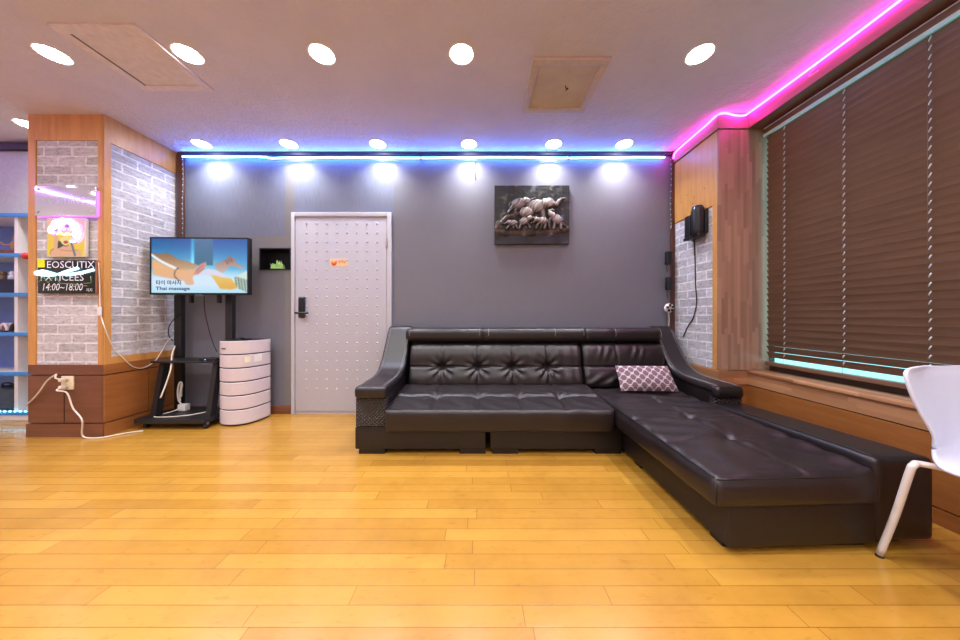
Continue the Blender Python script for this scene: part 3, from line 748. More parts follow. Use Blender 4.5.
for a, b, c, e in ((-HW,HW,HH-.013,HH),(-HW,HW,-HH,-HH+.018),(-HW,-HW+.013,-HH,HH),(HW-.013,HW,-HH,HH)): bz.rbox(a, b, -.006, -.0002, c, e, .002, warp=lambda p: tuple(tvp(p[0], p[2], -p[1])))
obj('bezel', bz, M['black'], tv)
obj('badge', MB().rbox(-.035, .035, -.006, .004, -HH-.012, -HH+.004, .002, warp=lambda p: tuple(tvp(p[0], p[2], -p[1]))), M['grey_plastic'], tv)
obj('rear_box', MB().rbox(-.25, .25, .045, .055, -.20, .15, .006, warp=lambda p: tuple(tvp(p[0], p[2], -p[1]))), M['black'], tv)
def inpoly(X, Y, poly):
    r = np.zeros(X.shape, bool); n = len(poly); j = n-1
    for i in range(n):
        xi, yi = poly[i]; xj, yj = poly[j]
        c = ((yi > Y) != (yj > Y)) & (X < (xj-xi)*(Y-yi)/(yj-yi+1e-12)+xi); r ^= c; j = i
    return r
def dseg(X, Y, pl):
    d = np.full(X.shape, 1e9)
    for (x0, y0), (x1, y1) in zip(pl[:-1], pl[1:]):
        vx, vy = x1-x0, y1-y0; t = np.clip(((X-x0)*vx+(Y-y0)*vy)/(vx*vx+vy*vy+1e-9), 0, 1)
        d = np.minimum(d, np.hypot(X-x0-t*vx, Y-y0-t*vy))
    return d
def blur(I, k=1):
    for _ in range(k):
        P = np.pad(I, ((1,1),(1,1),(0,0)), 'edge'); I = (P[1:-1,1:-1]*4+P[:-2,1:-1]*2+P[2:,1:-1]*2+P[1:-1,:-2]*2+P[1:-1,2:]*2+P[:-2,:-2]+P[2:,2:]+P[:-2,2:]+P[2:,:-2])/16
    return I
def lina(I): I = np.clip(I/255, 0, 1); return np.where(I <= .04045, I/12.92, ((I+.055)/1.055)**2.4)
def pic_mesh(name, I, place, mat, parent=None, hgt=None):
    ny, nx, _ = I.shape; vs = []
    for j in range(ny):
        for i in range(nx): vs.append(place(i/(nx-1), j/(ny-1), 0 if hgt is None else hgt[j, i]))
    fs = [(j*nx+i, (j+1)*nx+i, (j+1)*nx+i+1, j*nx+i+1) for j in range(ny-1) for i in range(nx-1)]
    o = obj(name, MB().add(vs, fs, 0, hgt is not None), mat, parent, fix=False)
    set_cols(o, lina(I).reshape(-1, 3)); return o
nx, ny = 216, 122
X, Y = np.meshgrid(np.linspace(60, 915, nx), np.linspace(60, 550, ny))
I = np.zeros((ny, nx, 3)); tt = np.clip((Y-60)/330, 0, 1)[..., None]
I[:] = (1-tt)*np.array([10,84,150])+tt*np.array([110,196,232])
gl_ = np.exp(-((X-500)/190)**2)*np.clip((Y-150)/250, 0, 1); I += gl_[..., None]*np.array([60,45,20])
I[(X > 440) & (X < 605) & (Y < 300)] = [62,112,140]
I += (np.exp(-((X-425)/14)**2)*(Y < 330))[..., None]*np.array([40,70,60])
tow = np.clip((Y-330)/90, 0, 1)[..., None]; I = I*(1-tow)+tow*np.array([206,228,246])
lower = np.clip((Y-470)/70, 0, 1)[..., None]; I = I*(1-lower*.4)+lower*.4*np.array([140,215,235])
def paint(poly, c, c2=None, ax=None):
    m = inpoly(X, Y, poly); 
    if c2 is None: I[m] = c
    else:
        t_ = np.clip((Y-ax[0])/(ax[1]-ax[0]), 0, 1)[..., None]; V = (1-t_)*np.array(c)+t_*np.array(c2); I[m] = V[m]
paint([(520,350),(560,330),(640,345),(720,390),(760,420),(640,410),(560,390),(450,392)], (214,214,232))
paint([(60,192),(130,200),(210,192),(290,245),(380,268),(475,297),(440,335),(330,345),(280,332),(160,276),(60,212)], (140,104,72), (196,160,124), (190,330))
d_ = dseg(X, Y, [(60,208),(110,245),(160,275),(285,335)]); I[d_ < 11] = [236,240,246]
paint([(65,240),(160,290),(260,335),(380,345),(440,335),(452,370),(425,410),(440,470),(415,480),(370,478),(345,440),(280,430),(160,410),(70,385)], (232,176,112), (222,176,150), (250,470))
paint([(432,390),(450,340),(490,292),(540,268),(552,288),(520,345),(470,385)], (206,146,136))
for q in (((455,350),(520,300)), ((470,370),(530,325))): I[dseg(X, Y, q) < 3] = [170,104,98]
I[(dseg(X, Y, [(295,330),(268,350),(262,400),(300,436)]) < 7) & (((Y*.9+X*.2).astype(int)//8) % 2 == 0)] = [40,44,60]
paint([(620,292),(680,265),(735,240),(752,205),(775,232),(800,238),(815,275),(900,330),(850,330),(770,300),(720,345),(688,372),(640,340)], (150,116,92), (196,176,170), (220,360))
for q in (((740,240),(755,275)), ((765,240),(780,270)), ((720,255),(740,290))): I[dseg(X, Y, q) < 4] = [110,80,64]
paint([(585,385),(640,395),(690,410),(770,420),(800,460),(828,505),(770,520),(670,512),(630,450)], (226,196,110), (222,168,72), (390,515))
paint([(775,425),(850,380),(915,345),(915,545),(850,522),(828,500)], (206,226,214))
for a in range(10):
    for b in range(5):
        cx_, cy_ = 800+b*26+a*2, 400+a*14+b*8
        m = (dseg(X, Y, [(cx_, cy_), (cx_+14, cy_+9)]) < 3.5) & inpoly(X, Y, [(775,425),(850,380),(915,345),(915,545),(850,522),(828,500)]); I[m] = [70,96,86]
I = blur(I, 2)
SW, SH = HW-.013, HH-.0155
pic_mesh('screen', I, lambda u, v, h: tuple(tvp((u-.5)*2*SW, .0025+(.5-v)*2*SH, .0015)), attr_mat('screen_glow', emis=.56), tv)
ink = emit('screen_ink', (.03,.05,.12), .3)
def sc(x, y): return (x-487.5)/855*2*SW, .0025+(305-y)/490*2*SH
a = sc(98, 474); text_on('caption', '타이 마사지', .046, lambda u, v: tuple(tvp(a[0]+u, a[1]+v, .003)), ink, tv, xs=1.05, bold=.0012)
b_ = sc(98, 524); text_on('caption', 'Thai massage', .043, lambda u, v: tuple(tvp(b_[0]+u, b_[1]+v, .003)), ink, tv, xs=1.36, bold=.0012)

# ------------------------------------------------------------------ air purifier
PCx, PCy, PA, PB = -2.248, 2.855, .163, .165
plan = [tuple(q[:2]) for q in curve_pts([(-2.402,2.722,0),(-2.34,2.688,0),(-2.25,2.678,0),(-2.165,2.712,0),(-2.118,2.79,0),(-2.098,2.90,0),(-2.096,2.945,0)], 6)]
nfront = len(plan); plan += [(-2.105,2.965),(-2.13,2.972),(-2.385,2.972),(-2.408,2.962),(-2.412,2.93),(-2.412,2.75)]
def sup(a_, b_, z): return [(PCx+(x-PCx)*a_/PA, PCy+(y-PCy)*b_/PB, z) for x, y in plan]
def loft(mb, rings):
    n = len(rings[0]); vs = [p for r in rings for p in r]
    fs = [(i*n+q, i*n+(q+1)%n, (i+1)*n+(q+1)%n, (i+1)*n+q) for i in range(len(rings)-1) for q in range(n)]
    fs += [tuple(range(n))[::-1], tuple((len(rings)-1)*n+q for q in range(n))]
    return mb.add(vs, fs, 0, True)
pur = thing('air_purifier', 'white banded air purifier tower between the television stand and the door', 'air purifier', (PCx, PCy, 0))
obj('core', loft(MB(), [sup(PA-.008, PB-.008, .012), sup(PA-.008, PB-.008, .775)]), M['purifier_gap'], pur)
obj('plinth', loft(MB(), [sup(PA-.012, PB-.012, 0), sup(PA-.006, PB-.006, .016)]), M['rubber'], pur)
zz = [.016, .148, .276, .402, .528, .652, .776]
for i in range(6):
    z0, z1 = zz[i]+(.006 if i else 0), zz[i+1]-(.005 if i < 5 else 0)
    obj('band', loft(MB(), [sup(PA-.003, PB-.003, z0), sup(PA, PB, z0+.003), sup(PA, PB, z0+.005), sup(PA, PB, z1-.005), sup(PA, PB, z1-.003), sup(PA-.003, PB-.003, z1)]), M['purifier'], pur)
obj('top_plate', loft(MB(), [sup(PA-.004, PB-.004, .774), sup(PA-.006, PB-.006, .781)]), M['black'], pur)
def plate(i0, i1, z0, z1, o=.0015):
    P = [Vector((x, y, 0)) for x, y in plan[i0:i1+1]]; N = []
    for k in range(len(P)):
        t_ = (P[min(k+1, len(P)-1)]-P[max(k-1, 0)]).normalized(); N.append(Vector((t_.y, -t_.x, 0)))
    n_ = len(P); vs = [p+nv*d_+Vector((0, 0, z)) for z in (z0, z1) for d_ in (o, -.003) for p, nv in zip(P, N)]
    fs = []
    for k in range(n_-1):
        a_, b_, c_, e_ = k, n_+k, 2*n_+k, 3*n_+k
        fs += [(a_, a_+1, c_+1, c_), (b_, e_, e_+1, b_+1), (c_, c_+1, e_+1, e_), (a_, b_, b_+1, a_+1)]
    fs += [(0, 2*n_, 3*n_, n_), (n_-1, 2*n_-1, 4*n_-1, 3*n_-1)]
    return MB().add(vs, fs)
obj('sticker', plate(18, 21, .578, .628), plain('energy_sticker', (226,226,200), .5), pur)
obj('sticker', plate(23, 27, .575, .64), M['white_plastic'], pur)
obj('emblem', plate(4, 8, .70, .714), M['grey_plastic'], pur)
rc = thing('remote_control', 'small dark remote control lying on top of the air purifier', 'remote control', (PCx, 2.80, .782))
obj('case', MB().rbox(-.025, .025, -.085, .085, .782, .80, .006, warp=lambda p: (PCx+.0+p[0]*.6-p[1]*.8, 2.83+p[0]*.8+p[1]*.6, p[2])), M['black'], rc)
bt = MB()
for i in range(5):
    for j in (-1, 1): bt.lathe([(.005,.80),(.0045,.803)], (PCx+j*.008*.6-(.05-i*.025)*.8, 2.83+j*.008*.8+(.05-i*.025)*.6, 0), 8)
obj('buttons', bt, M['grey_plastic'], rc)

# ------------------------------------------------------------------ niche box with plant
nb = thing('wall_niche', 'black lined niche box let into the wall left of the door', 'niche', (-2.11, BY, NZ0))
q = MB(); w = .010; dp = .11
q.box(NX0, NX1, BY+dp-.008, BY+dp, NZ0, NZ1).box(NX0, NX0+w, BY-.006, BY+dp-.008, NZ0, NZ1).box(NX1-w, NX1, BY-.006, BY+dp-.008, NZ0, NZ1).box(NX0+w, NX1-w, BY-.006, BY+dp-.008, NZ0, NZ0+w).box(NX0+w, NX1-w, BY-.006, BY+dp-.008, NZ1-w, NZ1)
obj('box', q, M['black'], nb)
pl = thing('potted_grass', 'small pale green artificial grass in a tray inside the black wall niche', 'plant', (-2.10, BY+.02, NZ0+w))
obj('tray', MB().rbox(-2.162, -2.036, BY+.0, BY+.05, NZ0+w, NZ0+w+.022, .004), plain('pale_green', (150,196,120), .5), pl)
gm = MB()
for i in range(26):
    x = -2.155+.112*(i % 13)/12+random.uniform(-.003, .003); y = BY+.012+.022*(i//13); z = NZ0+w+.018
    hgt = random.uniform(.028, .05)+(.03 if abs(x+2.085) < .022 else 0); dx = random.uniform(-.010, .010)
    gm.tube([(x,y,z),(x+dx*.4,y,z+hgt*.5),(x+dx,y-.004,z+hgt)], [.0055,.0045,.0006], 5)
obj('blades', gm, plain('grass_green', (168,208,128), .6, var=.2, scale=80), pl)

# ------------------------------------------------------------------ elephant relief
ER = thing('elephant_relief', 'dark framed relief panel of a herd of pale elephants on the back wall', 'wall relief', (.53, BY, 2.04))
nx, ny = 300, 228
X, Y = np.meshgrid(np.linspace(82, 748, nx), np.linspace(64, 582, ny))
rng = np.random.RandomState(3)
def fnoise(sc_, n=3):
    out = np.zeros(X.shape)
    for k in range(n):
        for _ in range(7):
            a_ = rng.uniform(0, 2*PI); f_ = sc_*2**k*rng.uniform(.6, 1.4); out += np.sin((X*math.cos(a_)+Y*math.sin(a_))*f_+rng.uniform(0, 6.3))/2**k
    return out/7
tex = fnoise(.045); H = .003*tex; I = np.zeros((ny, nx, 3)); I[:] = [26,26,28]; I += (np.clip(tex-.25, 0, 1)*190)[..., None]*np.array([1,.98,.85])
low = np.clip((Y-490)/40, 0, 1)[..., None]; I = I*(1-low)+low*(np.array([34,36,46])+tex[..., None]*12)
led = np.minimum(dseg(X, Y, [(90,470),(200,485),(320,480),(450,485),(600,470),(725,455)])-26, dseg(X, Y, [(110,420),(200,345),(290,315)])-22)
led = np.minimum(led, dseg(X, Y, [(95,450),(120,410)])-25)+tex*10
m = led < 0; k = np.clip(-led/20, 0, 1); H = np.where(m, np.maximum(H, .008*np.sqrt(k)), H)
cl = np.array([58,44,36])+tex[..., None]*50; I = np.where(m[..., None], cl, I)
def eleph(prims, base):
    global H, I
    hh = np.full(X.shape, -1.0)
    for p_ in prims:
        if p_[0] == 'e':
            _, cx_, cy_, rx, ry, rot, hg = p_; c, s = math.cos(rot), math.sin(rot); dx, dy = X-cx_, Y-cy_
            r2 = ((dx*c+dy*s)/rx)**2+((-dx*s+dy*c)/ry)**2; v = np.where(r2 < 1, hg*np.clip(1-r2, 0, 1)**.36*(.75+.25*np.sqrt(np.clip(1-r2, 0, 1))), -1)
        else:
            _, pl_, r0, r1, hg = p_; v = np.full(X.shape, -1.0); n = len(pl_)-1
            for i in range(n):
                ra = r0+(r1-r0)*(i+.5)/n; d_ = dseg(X, Y, pl_[i:i+2]); v = np.maximum(v, np.where(d_ < ra, hg*np.sqrt(np.clip(1-(d_/ra)**2, 0, 1))*(.6+.4*ra/r0), -1))
        hh = np.maximum(hh, v)
    wr = .0008*np.sin(X*.26+Y*.20+2.8*np.sin(Y*.06+X*.03)+2.0*np.sin(X*.05))*np.sin(X*.043+1.7*np.sin(Y*.05))
    m_ = hh > 0; newH = base+hh+wr; up = m_ & (newH > H); H = np.where(up, newH, H)
    t_ = np.clip(hh/.020, 0, 1)[..., None]**1.1; I = np.where(up[..., None], (1-t_)*np.array([30,26,26])+t_*np.array([186,175,170])+(np.sin(X*.19+Y*.16+2.6*np.sin(Y*.05+X*.02)+1.8*np.sin(X*.06))*26-14)[..., None], I)  # crevice shading painted in: colour darkens as the relief gets lower
E = 'e'; Tt = 't'
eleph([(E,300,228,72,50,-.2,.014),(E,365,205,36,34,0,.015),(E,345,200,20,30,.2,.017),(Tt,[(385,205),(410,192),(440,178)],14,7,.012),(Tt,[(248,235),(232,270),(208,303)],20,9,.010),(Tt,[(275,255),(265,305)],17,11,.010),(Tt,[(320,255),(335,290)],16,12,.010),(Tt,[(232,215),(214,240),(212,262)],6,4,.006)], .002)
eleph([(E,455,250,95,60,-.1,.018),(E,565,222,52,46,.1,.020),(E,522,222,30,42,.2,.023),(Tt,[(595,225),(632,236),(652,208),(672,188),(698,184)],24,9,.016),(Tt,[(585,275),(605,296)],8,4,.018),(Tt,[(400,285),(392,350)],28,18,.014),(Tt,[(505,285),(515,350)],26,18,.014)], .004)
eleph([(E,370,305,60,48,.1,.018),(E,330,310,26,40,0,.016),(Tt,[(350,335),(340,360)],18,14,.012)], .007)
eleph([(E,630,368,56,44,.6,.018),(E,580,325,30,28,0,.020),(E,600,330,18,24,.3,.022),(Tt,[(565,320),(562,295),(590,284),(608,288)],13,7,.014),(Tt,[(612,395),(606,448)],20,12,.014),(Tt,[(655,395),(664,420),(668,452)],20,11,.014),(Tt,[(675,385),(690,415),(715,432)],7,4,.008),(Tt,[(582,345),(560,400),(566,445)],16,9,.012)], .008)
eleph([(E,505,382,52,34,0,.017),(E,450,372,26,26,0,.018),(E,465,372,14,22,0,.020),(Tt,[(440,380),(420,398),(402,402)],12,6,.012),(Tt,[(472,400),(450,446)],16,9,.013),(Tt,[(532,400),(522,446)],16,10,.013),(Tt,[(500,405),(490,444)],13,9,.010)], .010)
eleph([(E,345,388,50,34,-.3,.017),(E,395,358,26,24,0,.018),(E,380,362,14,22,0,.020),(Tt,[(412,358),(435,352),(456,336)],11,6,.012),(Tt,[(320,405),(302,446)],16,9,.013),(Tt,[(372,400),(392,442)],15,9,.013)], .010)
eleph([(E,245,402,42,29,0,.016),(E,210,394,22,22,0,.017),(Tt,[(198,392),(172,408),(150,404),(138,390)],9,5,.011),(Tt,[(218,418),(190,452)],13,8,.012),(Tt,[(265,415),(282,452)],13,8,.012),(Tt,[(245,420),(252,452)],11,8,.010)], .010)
I = np.clip(I, 8, 235)
A0, A1, B0, B1 = px(494.6,185,2.99), px(569.8,185,2.99), px(493.6,243.5,2.99), px(568.5,243.5,2.99)
EX0, EX1, EZ0, EZ1 = A0.x, A1.x, B0.z, A0.z
obj('backing', MB().rbox(EX0, EX1, 3.003, BY, EZ0, EZ1, .004), plain('relief_backing', (38,38,42), .5), ER)
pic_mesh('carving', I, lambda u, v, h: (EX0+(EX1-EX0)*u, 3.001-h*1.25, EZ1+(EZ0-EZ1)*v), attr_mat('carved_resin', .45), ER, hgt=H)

# ------------------------------------------------------------------ things on the left pillar
FY = F   # veneer face
sg = thing('acrylic_sign', 'mirror-like clear acrylic sign with engraved script at the top of the pillar', 'sign', tuple(px(66,216,2.455)))
ax0, az1 = px(36.5,186,2.44).x, px(36.5,186,2.44).z; ax1, az0 = px(97,216,2.44).x, px(97,216,2.44).z
t = NT('mirror_acrylic'); t.set((.80,.86,.94), .08, .7); M['mirror'] = t.m
obj('panel', MB().rbox(ax0, ax1, 2.43, 2.442, az0, az1, .002), M['mirror'], sg)
text_on('engraving', 'cosmine', .12, lambda u, v: (ax0+.06+u, 2.4295, az0+.10+v), plain('engraved_frost', (176,186,204), .5), sg, xs=.9)
obj('edge_light', MB().rbox(ax1-.006, ax1+.008, 2.444, 2.452, az0, az1-.04, .002), M['purple_led'], sg)
obj('edge_light', MB().rbox(ax0, ax1, 2.444, 2.452, az0-.008, az0-.0, .002), M['purple_led'], sg)
for X_ in (ax0+.03, ax1-.03):
    for Z_ in (az0+.03, az1-.03): obj('standoff', MB().lathe([(.008,2.426),(.008,2.43)], (X_, 0, Z_), 10, 'y').lathe([(.006,2.442),(.006,2.456)], (X_, 0, Z_), 10, 'y'), M['steel'], sg)
# illuminated pop picture of a woman in bubble hair
pc_ = thing('light_picture', 'square glowing picture of a person with white bubble hair, yellow glasses and red lips', 'picture', tuple(px(67,257,2.45)))
nx = ny = 110
X, Y = np.meshgrid(np.linspace(50, 602, nx), np.linspace(60, 590, ny)); I = np.zeros((ny, nx, 3))
tt = np.clip((Y-60)/400, 0, 1)[..., None]; I[:] = (1-tt)*np.array([250,186,170])+tt*np.array([248,206,60])
rp = np.clip((X-430)/150, 0, 1)[..., None]*np.clip((420-Y)/250, 0, 1)[..., None]; I = I*(1-rp)+rp*np.array([250,180,210])
paint([(95,590),(100,510),(150,480),(160,300),(205,290),(215,380),(205,480),(290,440),(400,440),(430,490),(540,510),(565,590)], (236,176,140))
paint([(215,370),(250,380),(300,440),(240,470),(205,480)], (70,70,66)); paint([(390,400),(430,410),(480,590),(450,590),(420,490)], (110,120,130))
I[((X-325)/85)**2+((Y-330)/105)**2 < 1] = [252,226,150]
for cx_, cy_, r_ in ((170,230,60),(200,160,62),(265,130,58),(330,130,62),(400,130,58),(455,170,60),(490,220,58),(500,280,56),(480,340,52),(430,370,40),(300,190,60),(390,200,56),(450,280,50),(230,220,52),(140,260,36)):
    m = (X-cx_)**2+(Y-cy_)**2 < r_**2; I[m] = [250,240,252]; e_ = m & ((X-cx_)**2+(Y-cy_)**2 > (r_*.84)**2) & (Y > cy_+.1*r_); I[e_] = [226,150,236]
I[((X-345)/34)**2+((Y-165)/24)**2 < 1] = [196,104,226]; I[((X-185)/24)**2+((Y-215)/20)**2 < 1] = [170,70,220]; I[((X-450)/50)**2+((Y-400)/14)**2 < 1] = [232,20,220]
I[((X-265)/36)**2+((Y-290)/30)**2 < 1] = [240,196,20]; I[((X-375)/32)**2+((Y-292)/26)**2 < 1] = [244,206,60]
for q in (((228,290),(412,292)),): I[dseg(X, Y, q) < 6] = [255,250,200]
I[((X-328)/36)**2+((Y-392)/22)**2 < 1] = [206,66,66]; I[dseg(X, Y, [(290,430),(325,450),(365,430)]) < 5] = [60,54,60]
I[dseg(X, Y, [(250,500),(380,515),(500,500)]) < 4] = [180,110,90]; I[dseg(X, Y, [(95,560),(110,505),(150,485)]) < 4] = [140,90,80]
I = blur(I, 1)
qx0, qz1 = px(48,218.5,2.44).x, px(48,218.5,2.44).z; qx1, qz0 = px(86.5,257,2.44).x, px(86.5,257,2.44).z
obj('light_box', MB().rbox(qx0, qx1, 2.432, 2.455, qz0, qz1, .003), M['white_plastic'], pc_)
pic_mesh('print', I, lambda u, v, h: (qx0+.004+(qx1-qx0-.008)*u, 2.431, qz1-.004+(qz0-qz1+.008)*v), attr_mat('backlit_print', emis=.5), pc_)
cw, chh = qx1-qx0-.008, qz1-qz0-.008
def pp_(x, y): return (qx0+.004+cw*(x-50)/552, 2.421, qz1-.004-chh*(y-60)/530)
hair = [(125,270),(105,225),(125,180),(150,160),(165,115),(215,90),(255,80),(300,62),(350,75),(400,72),(450,95),(470,120),(515,140),(535,190),(530,230),(560,270),(545,330),(505,375),(455,395),(420,380)]
obj('glow_tube', MB().tube(curve_pts([pp_(*q) for q in hair], 6), .0055, 8), M['pink_neon'], pc_)
obj('glow_tube', MB().tube(curve_pts([pp_(*q) for q in ((190,215),(215,165),(270,140),(330,115),(400,130),(440,180),(470,240),(465,300),(490,330))], 6), .0055, 8), M['pink_neon'], pc_)
obj('glow_tube', MB().tube(curve_pts([pp_(*q) for q in ((225,285),(265,262),(305,285),(340,290),(375,268),(415,290))], 6), .005, 8), M['yellow_neon'], pc_)
# chalk board
cb = thing('chalk_board', 'black sign board with chalk writing and opening hours below the glowing picture', 'sign', tuple(px(67,294,2.45)))
kx0, kz1 = px(38.5,260,2.44).x, px(38.5,260,2.44).z; kx1, kz0 = px(96,293.5,2.44).x, px(96,293.5,2.44).z
KW, KH = kx1-kx0, kz1-kz0
obj('board', MB().rbox(kx0, kx1, 2.436, 2.452, kz0, kz1, .002), plain('board_black', (20,22,24), .22), cb)
obj('edge', MB().box(kx1, kx1+.010, 2.436, 2.452, kz0, kz1), plain('board_edge', (150,92,60), .6), cb)
chalk = plain('white_chalk', (228,228,236), .8); chg = plain('green_chalk', (120,150,112), .8)
def ktxt(s, u, v, h, m, xs=1.0, sh=0): return text_on('writing', s, h, lambda a_, b_: (kx0+u*KW+a_, 2.4354, kz0+v*KH+b_), m, cb, sh, xs)
ktxt('EOSCUTIX', .15, .76, .082, chalk, 1.02)
ktxt('FXTICEES', .04, .38, .085, chalk, 1.02)
ktxt('14:00~18:00', .06, .09, .085, chalk, .80, .2)
ktxt('까지', .84, .06, .032, chalk, .9)
wl = MB()
for a_, b_ in (((.02,.34),(.10,.50)),((.10,.50),(.18,.32)),((.18,.32),(.30,.52)),((.30,.52),(.40,.30)),((.40,.30),(.62,.28)),((.62,.28),(.86,.22)),((.92,.52),(.93,.32)),((.93,.32),(.80,.30))): wl.tube([(kx0+a_[0]*KW, 2.4355, kz0+a_[1]*KH), (kx0+b_[0]*KW, 2.4355, kz0+b_[1]*KH)], .003, 5)
obj('squiggle', wl, chg, cb)
obj('note', MB().box(kx0+.0, kx0+.058, 2.4340, 2.436, kz0+.78*KH, kz1+.004), plain('yellow_note', (236,232,30), .6), cb)
nt_ = MB()
for pts_ in ([(.0,.62),(.12,.66),(.26,.60),(.33,.56),(.20,.54),(.0,.58)], [(.40,.56),(.55,.66),(.72,.75)], [(.52,.55),(.75,.60),(.99,.70)]):
    nt_.tube(curve_pts([(kx0+a_*KW, 2.426, kz0+b_*KH) for a_, b_ in pts_], 6), .0115, 8)
obj('glow_tube', nt_, emit('painted_reflection', (.45,.85,1.0), 1.6), cb)  # glowing tubes stand in for light streaks reflected in the glossy board
# outlet and flexes
ol = thing('wall_outlet', 'ivory double power socket on the lower wood panel of the left pillar', 'power socket', tuple(px(67.5,390,2.45)))
o0, o1 = px(62,376,2.45), px(74,389.5,2.45)
obj('plate', MB().rbox(o0.x, o1.x, F-.012, F, o1.z, o0.z, .004), plain('ivory_plastic', (224,212,184), .4), ol)
for dz in (.03, -.03):
    c = (o0.x+o1.x)/2; z = (o0.z+o1.z)/2+dz
    obj('socket', MB().lathe([(.021,F-.014),(.021,F-.010)], (c, 0, z), 18, 'y'), plain('socket_beige', (200,188,160), .5), ol)
def flex(name, pts, r, mat, label, plug=None):
    t_ = thing(name, label, 'cable', tuple(pts[0])); obj('cord', MB().tube(curve_pts(pts, 8), r, 7), mat, t_)
    if plug is not None:
        for P_ in plug: obj('plug', MB().rbox(P_[0]-.013, P_[0]+.013, P_[1]-.02, P_[1]+.012, P_[2]-.013, P_[2]+.013, .005), mat, t_)
    return t_
s1 = Vector(((o0.x+o1.x)/2-.004, F-.034, (o0.z+o1.z)/2+.03)); s2 = Vector(((o0.x+o1.x)/2-.004, F-.034, (o0.z+o1.z)/2-.03))
flex('power_cable', [s1, s1+Vector((-.03,-.02,.02)), px(56,374.5,2.42), px(47,381,2.43), px(40,391,2.43), px(33,399,2.44), px(25,406,2.45)], .0055, M['cable_white'], 'white power cable looping left from the ivory socket round the pillar edge', [s1])
fl = lambda x, y: (lambda Yd: Vector(((x-480)*Yd/295, Yd, .007)))(295*1.003/(y-315.5))
flex('power_cable', [s2, s2+Vector((-.005,-.03,-.02)), px(67,393,2.42), px(73,408,2.415), px(82,420,2.40), Vector((-3.27,2.425,.03)), Vector((-3.20,2.415,.007)), Vector((-3.10,2.43,.007)), Vector((-3.035,2.50,.007)), Vector((-2.985,2.54,.007)), Vector((-2.93,2.565,.007))], .0055, M['cable_white'], 'white power cable drooping from the ivory socket to the floor by the stand', [s2])
SX = G+.006
onside = lambda x, y: pxX(x, y, SX)
sc_ = flex('sign_cable', [px(98.6,262,2.449), px(99.7,285,2.448), px(100,305,2.444), px(101,316,2.444), px(105.5,330,2.444), onside(113,347), onside(122,357), onside(132,366), onside(143,368), onside(155,361), onside(163,349), px(168,341,2.92), px(174,336,2.95)], .004, M['cable_white'], 'thin white cable with inline switch sagging across the pillar from the chalk board')
obj('inline_switch', MB().rbox(px(100,312,2.44).x-.012, px(100,312,2.44).x+.012, 2.428, 2.446, px(100,316,2.44).z, px(100,307,2.44).z, .005), M['white_plastic'], sc_)

# power bits on the stand
ad = thing('power_adapter', 'white cube power adapter standing on the black stand base', 'power adapter', (-2.87, 2.86, .09))
obj('cube', MB().rbox(-2.905, -2.83, 2.83, 2.885, .091, .155, .006), M['white_plastic'], ad)
obj('cord', MB().tube(curve_pts([(-2.895,2.83,.11),(-2.93,2.78,.097),(-2.96,2.70,.096),(-2.92,2.655,.096),(-2.80,2.66,.096),(-2.68,2.70,.096),(-2.62,2.76,.096),(-2.56,2.83,.096)], 8), .0045, 7), M['cable_white'], ad)
hk = thing('cable_bundle', 'folded white cable bundle hanging above the cube adapter', 'cable', (-2.92, 2.86, .26))
obj('coil', MB().tube(curve_pts([(-2.90,2.86,.155),(-2.925,2.86,.20),(-2.93,2.86,.28),(-2.915,2.86,.355),(-2.895,2.86,.36),(-2.89,2.86,.32),(-2.91,2.86,.24),(-2.905,2.86,.18)], 8), .007, 7).tube(curve_pts([(-2.925,2.868,.19),(-2.915,2.868,.27),(-2.90,2.868,.35),(-2.905,2.868,.22)], 6), .007, 7), M['white_plastic'], hk)
flex('power_cable', [px(175,346,2.89), px(172,355,2.80), px(171,368,2.69), px(166,384,2.65), px(160.5,398,2.62)], .006, M['cable_white'], 'white cable hanging behind the left slanted leg of the stand')
flex('signal_cable', [px(204,296,2.84), px(205,312,2.86), px(209,330,2.86), px(213,343,2.86), px(217,352,2.86)], .004, M['cable_black'], 'thin black cable dangling under the middle of the television')
flex('signal_cable', [px(183,311,2.89), px(175,318,2.90), px(169,327,2.94), px(169,336,2.94), px(173,341,2.94)], .004, M['cable_black'], 'thin black cable curving beside the left stand column')
stb = thing('set_top_box', 'flat black box lying on the right end of the stand shelf', 'media box', (-2.50, 2.78, .592))
obj('case', MB().rbox(-2.60, -2.44, 2.72, 2.84, .5925, .612, .004), M['black'], stb)
obj('status_light', MB().box(-2.54, -2.53, 2.7185, 2.7205, .60, .605), emit('status_blue', (.1,.4,1), 2), stb)

# ------------------------------------------------------------------ right pillar gadgets
wd_ = thing('wall_speaker', 'black two-part speaker unit mounted where wood meets brick on the right pillar', 'speaker', (RX, 2.62, 1.85))
XB = RX-.012
def small(mb, c=(RX-.012, 2.648, 1.842), k=.80):
    mb.v = [tuple(c[i]+(p[i]-c[i])*k for i in range(3)) for p in mb.v]; return mb
obj('mount', small(MB().rbox(XB-.03, XB+.004, 2.53, 2.80, 1.70, 1.96, .01)), M['black'], wd_)
obj('drum', small(MB().lathe([(.045,1.69),(.058,1.70),(.064,1.74),(.066,1.84),(.064,1.95),(.056,1.99),(.050,1.995)], (XB-.065, 2.60, 0), 24)), M['black'], wd_)
obj('drum_cap', small(MB().lathe([(.050,1.990),(.052,2.000),(.045,2.012),(.0,2.013)], (XB-.065, 2.60, 0), 24, cap=False)), M['navy'], wd_)
bx_ = obj('side_box', small(MB().rbox(XB-.085, XB-.025, 2.70, 2.79, 1.68, 1.95, .012)), M['black'], wd_)
for z in (1.735, 1.80, 1.865, 1.92): obj('jack', small(MB().lathe([(.012,0),(.012,-.008),(.006,-.012)], (XB-.055, 2.70, z), 12, 'y')), M['grey_plastic'], bx_)
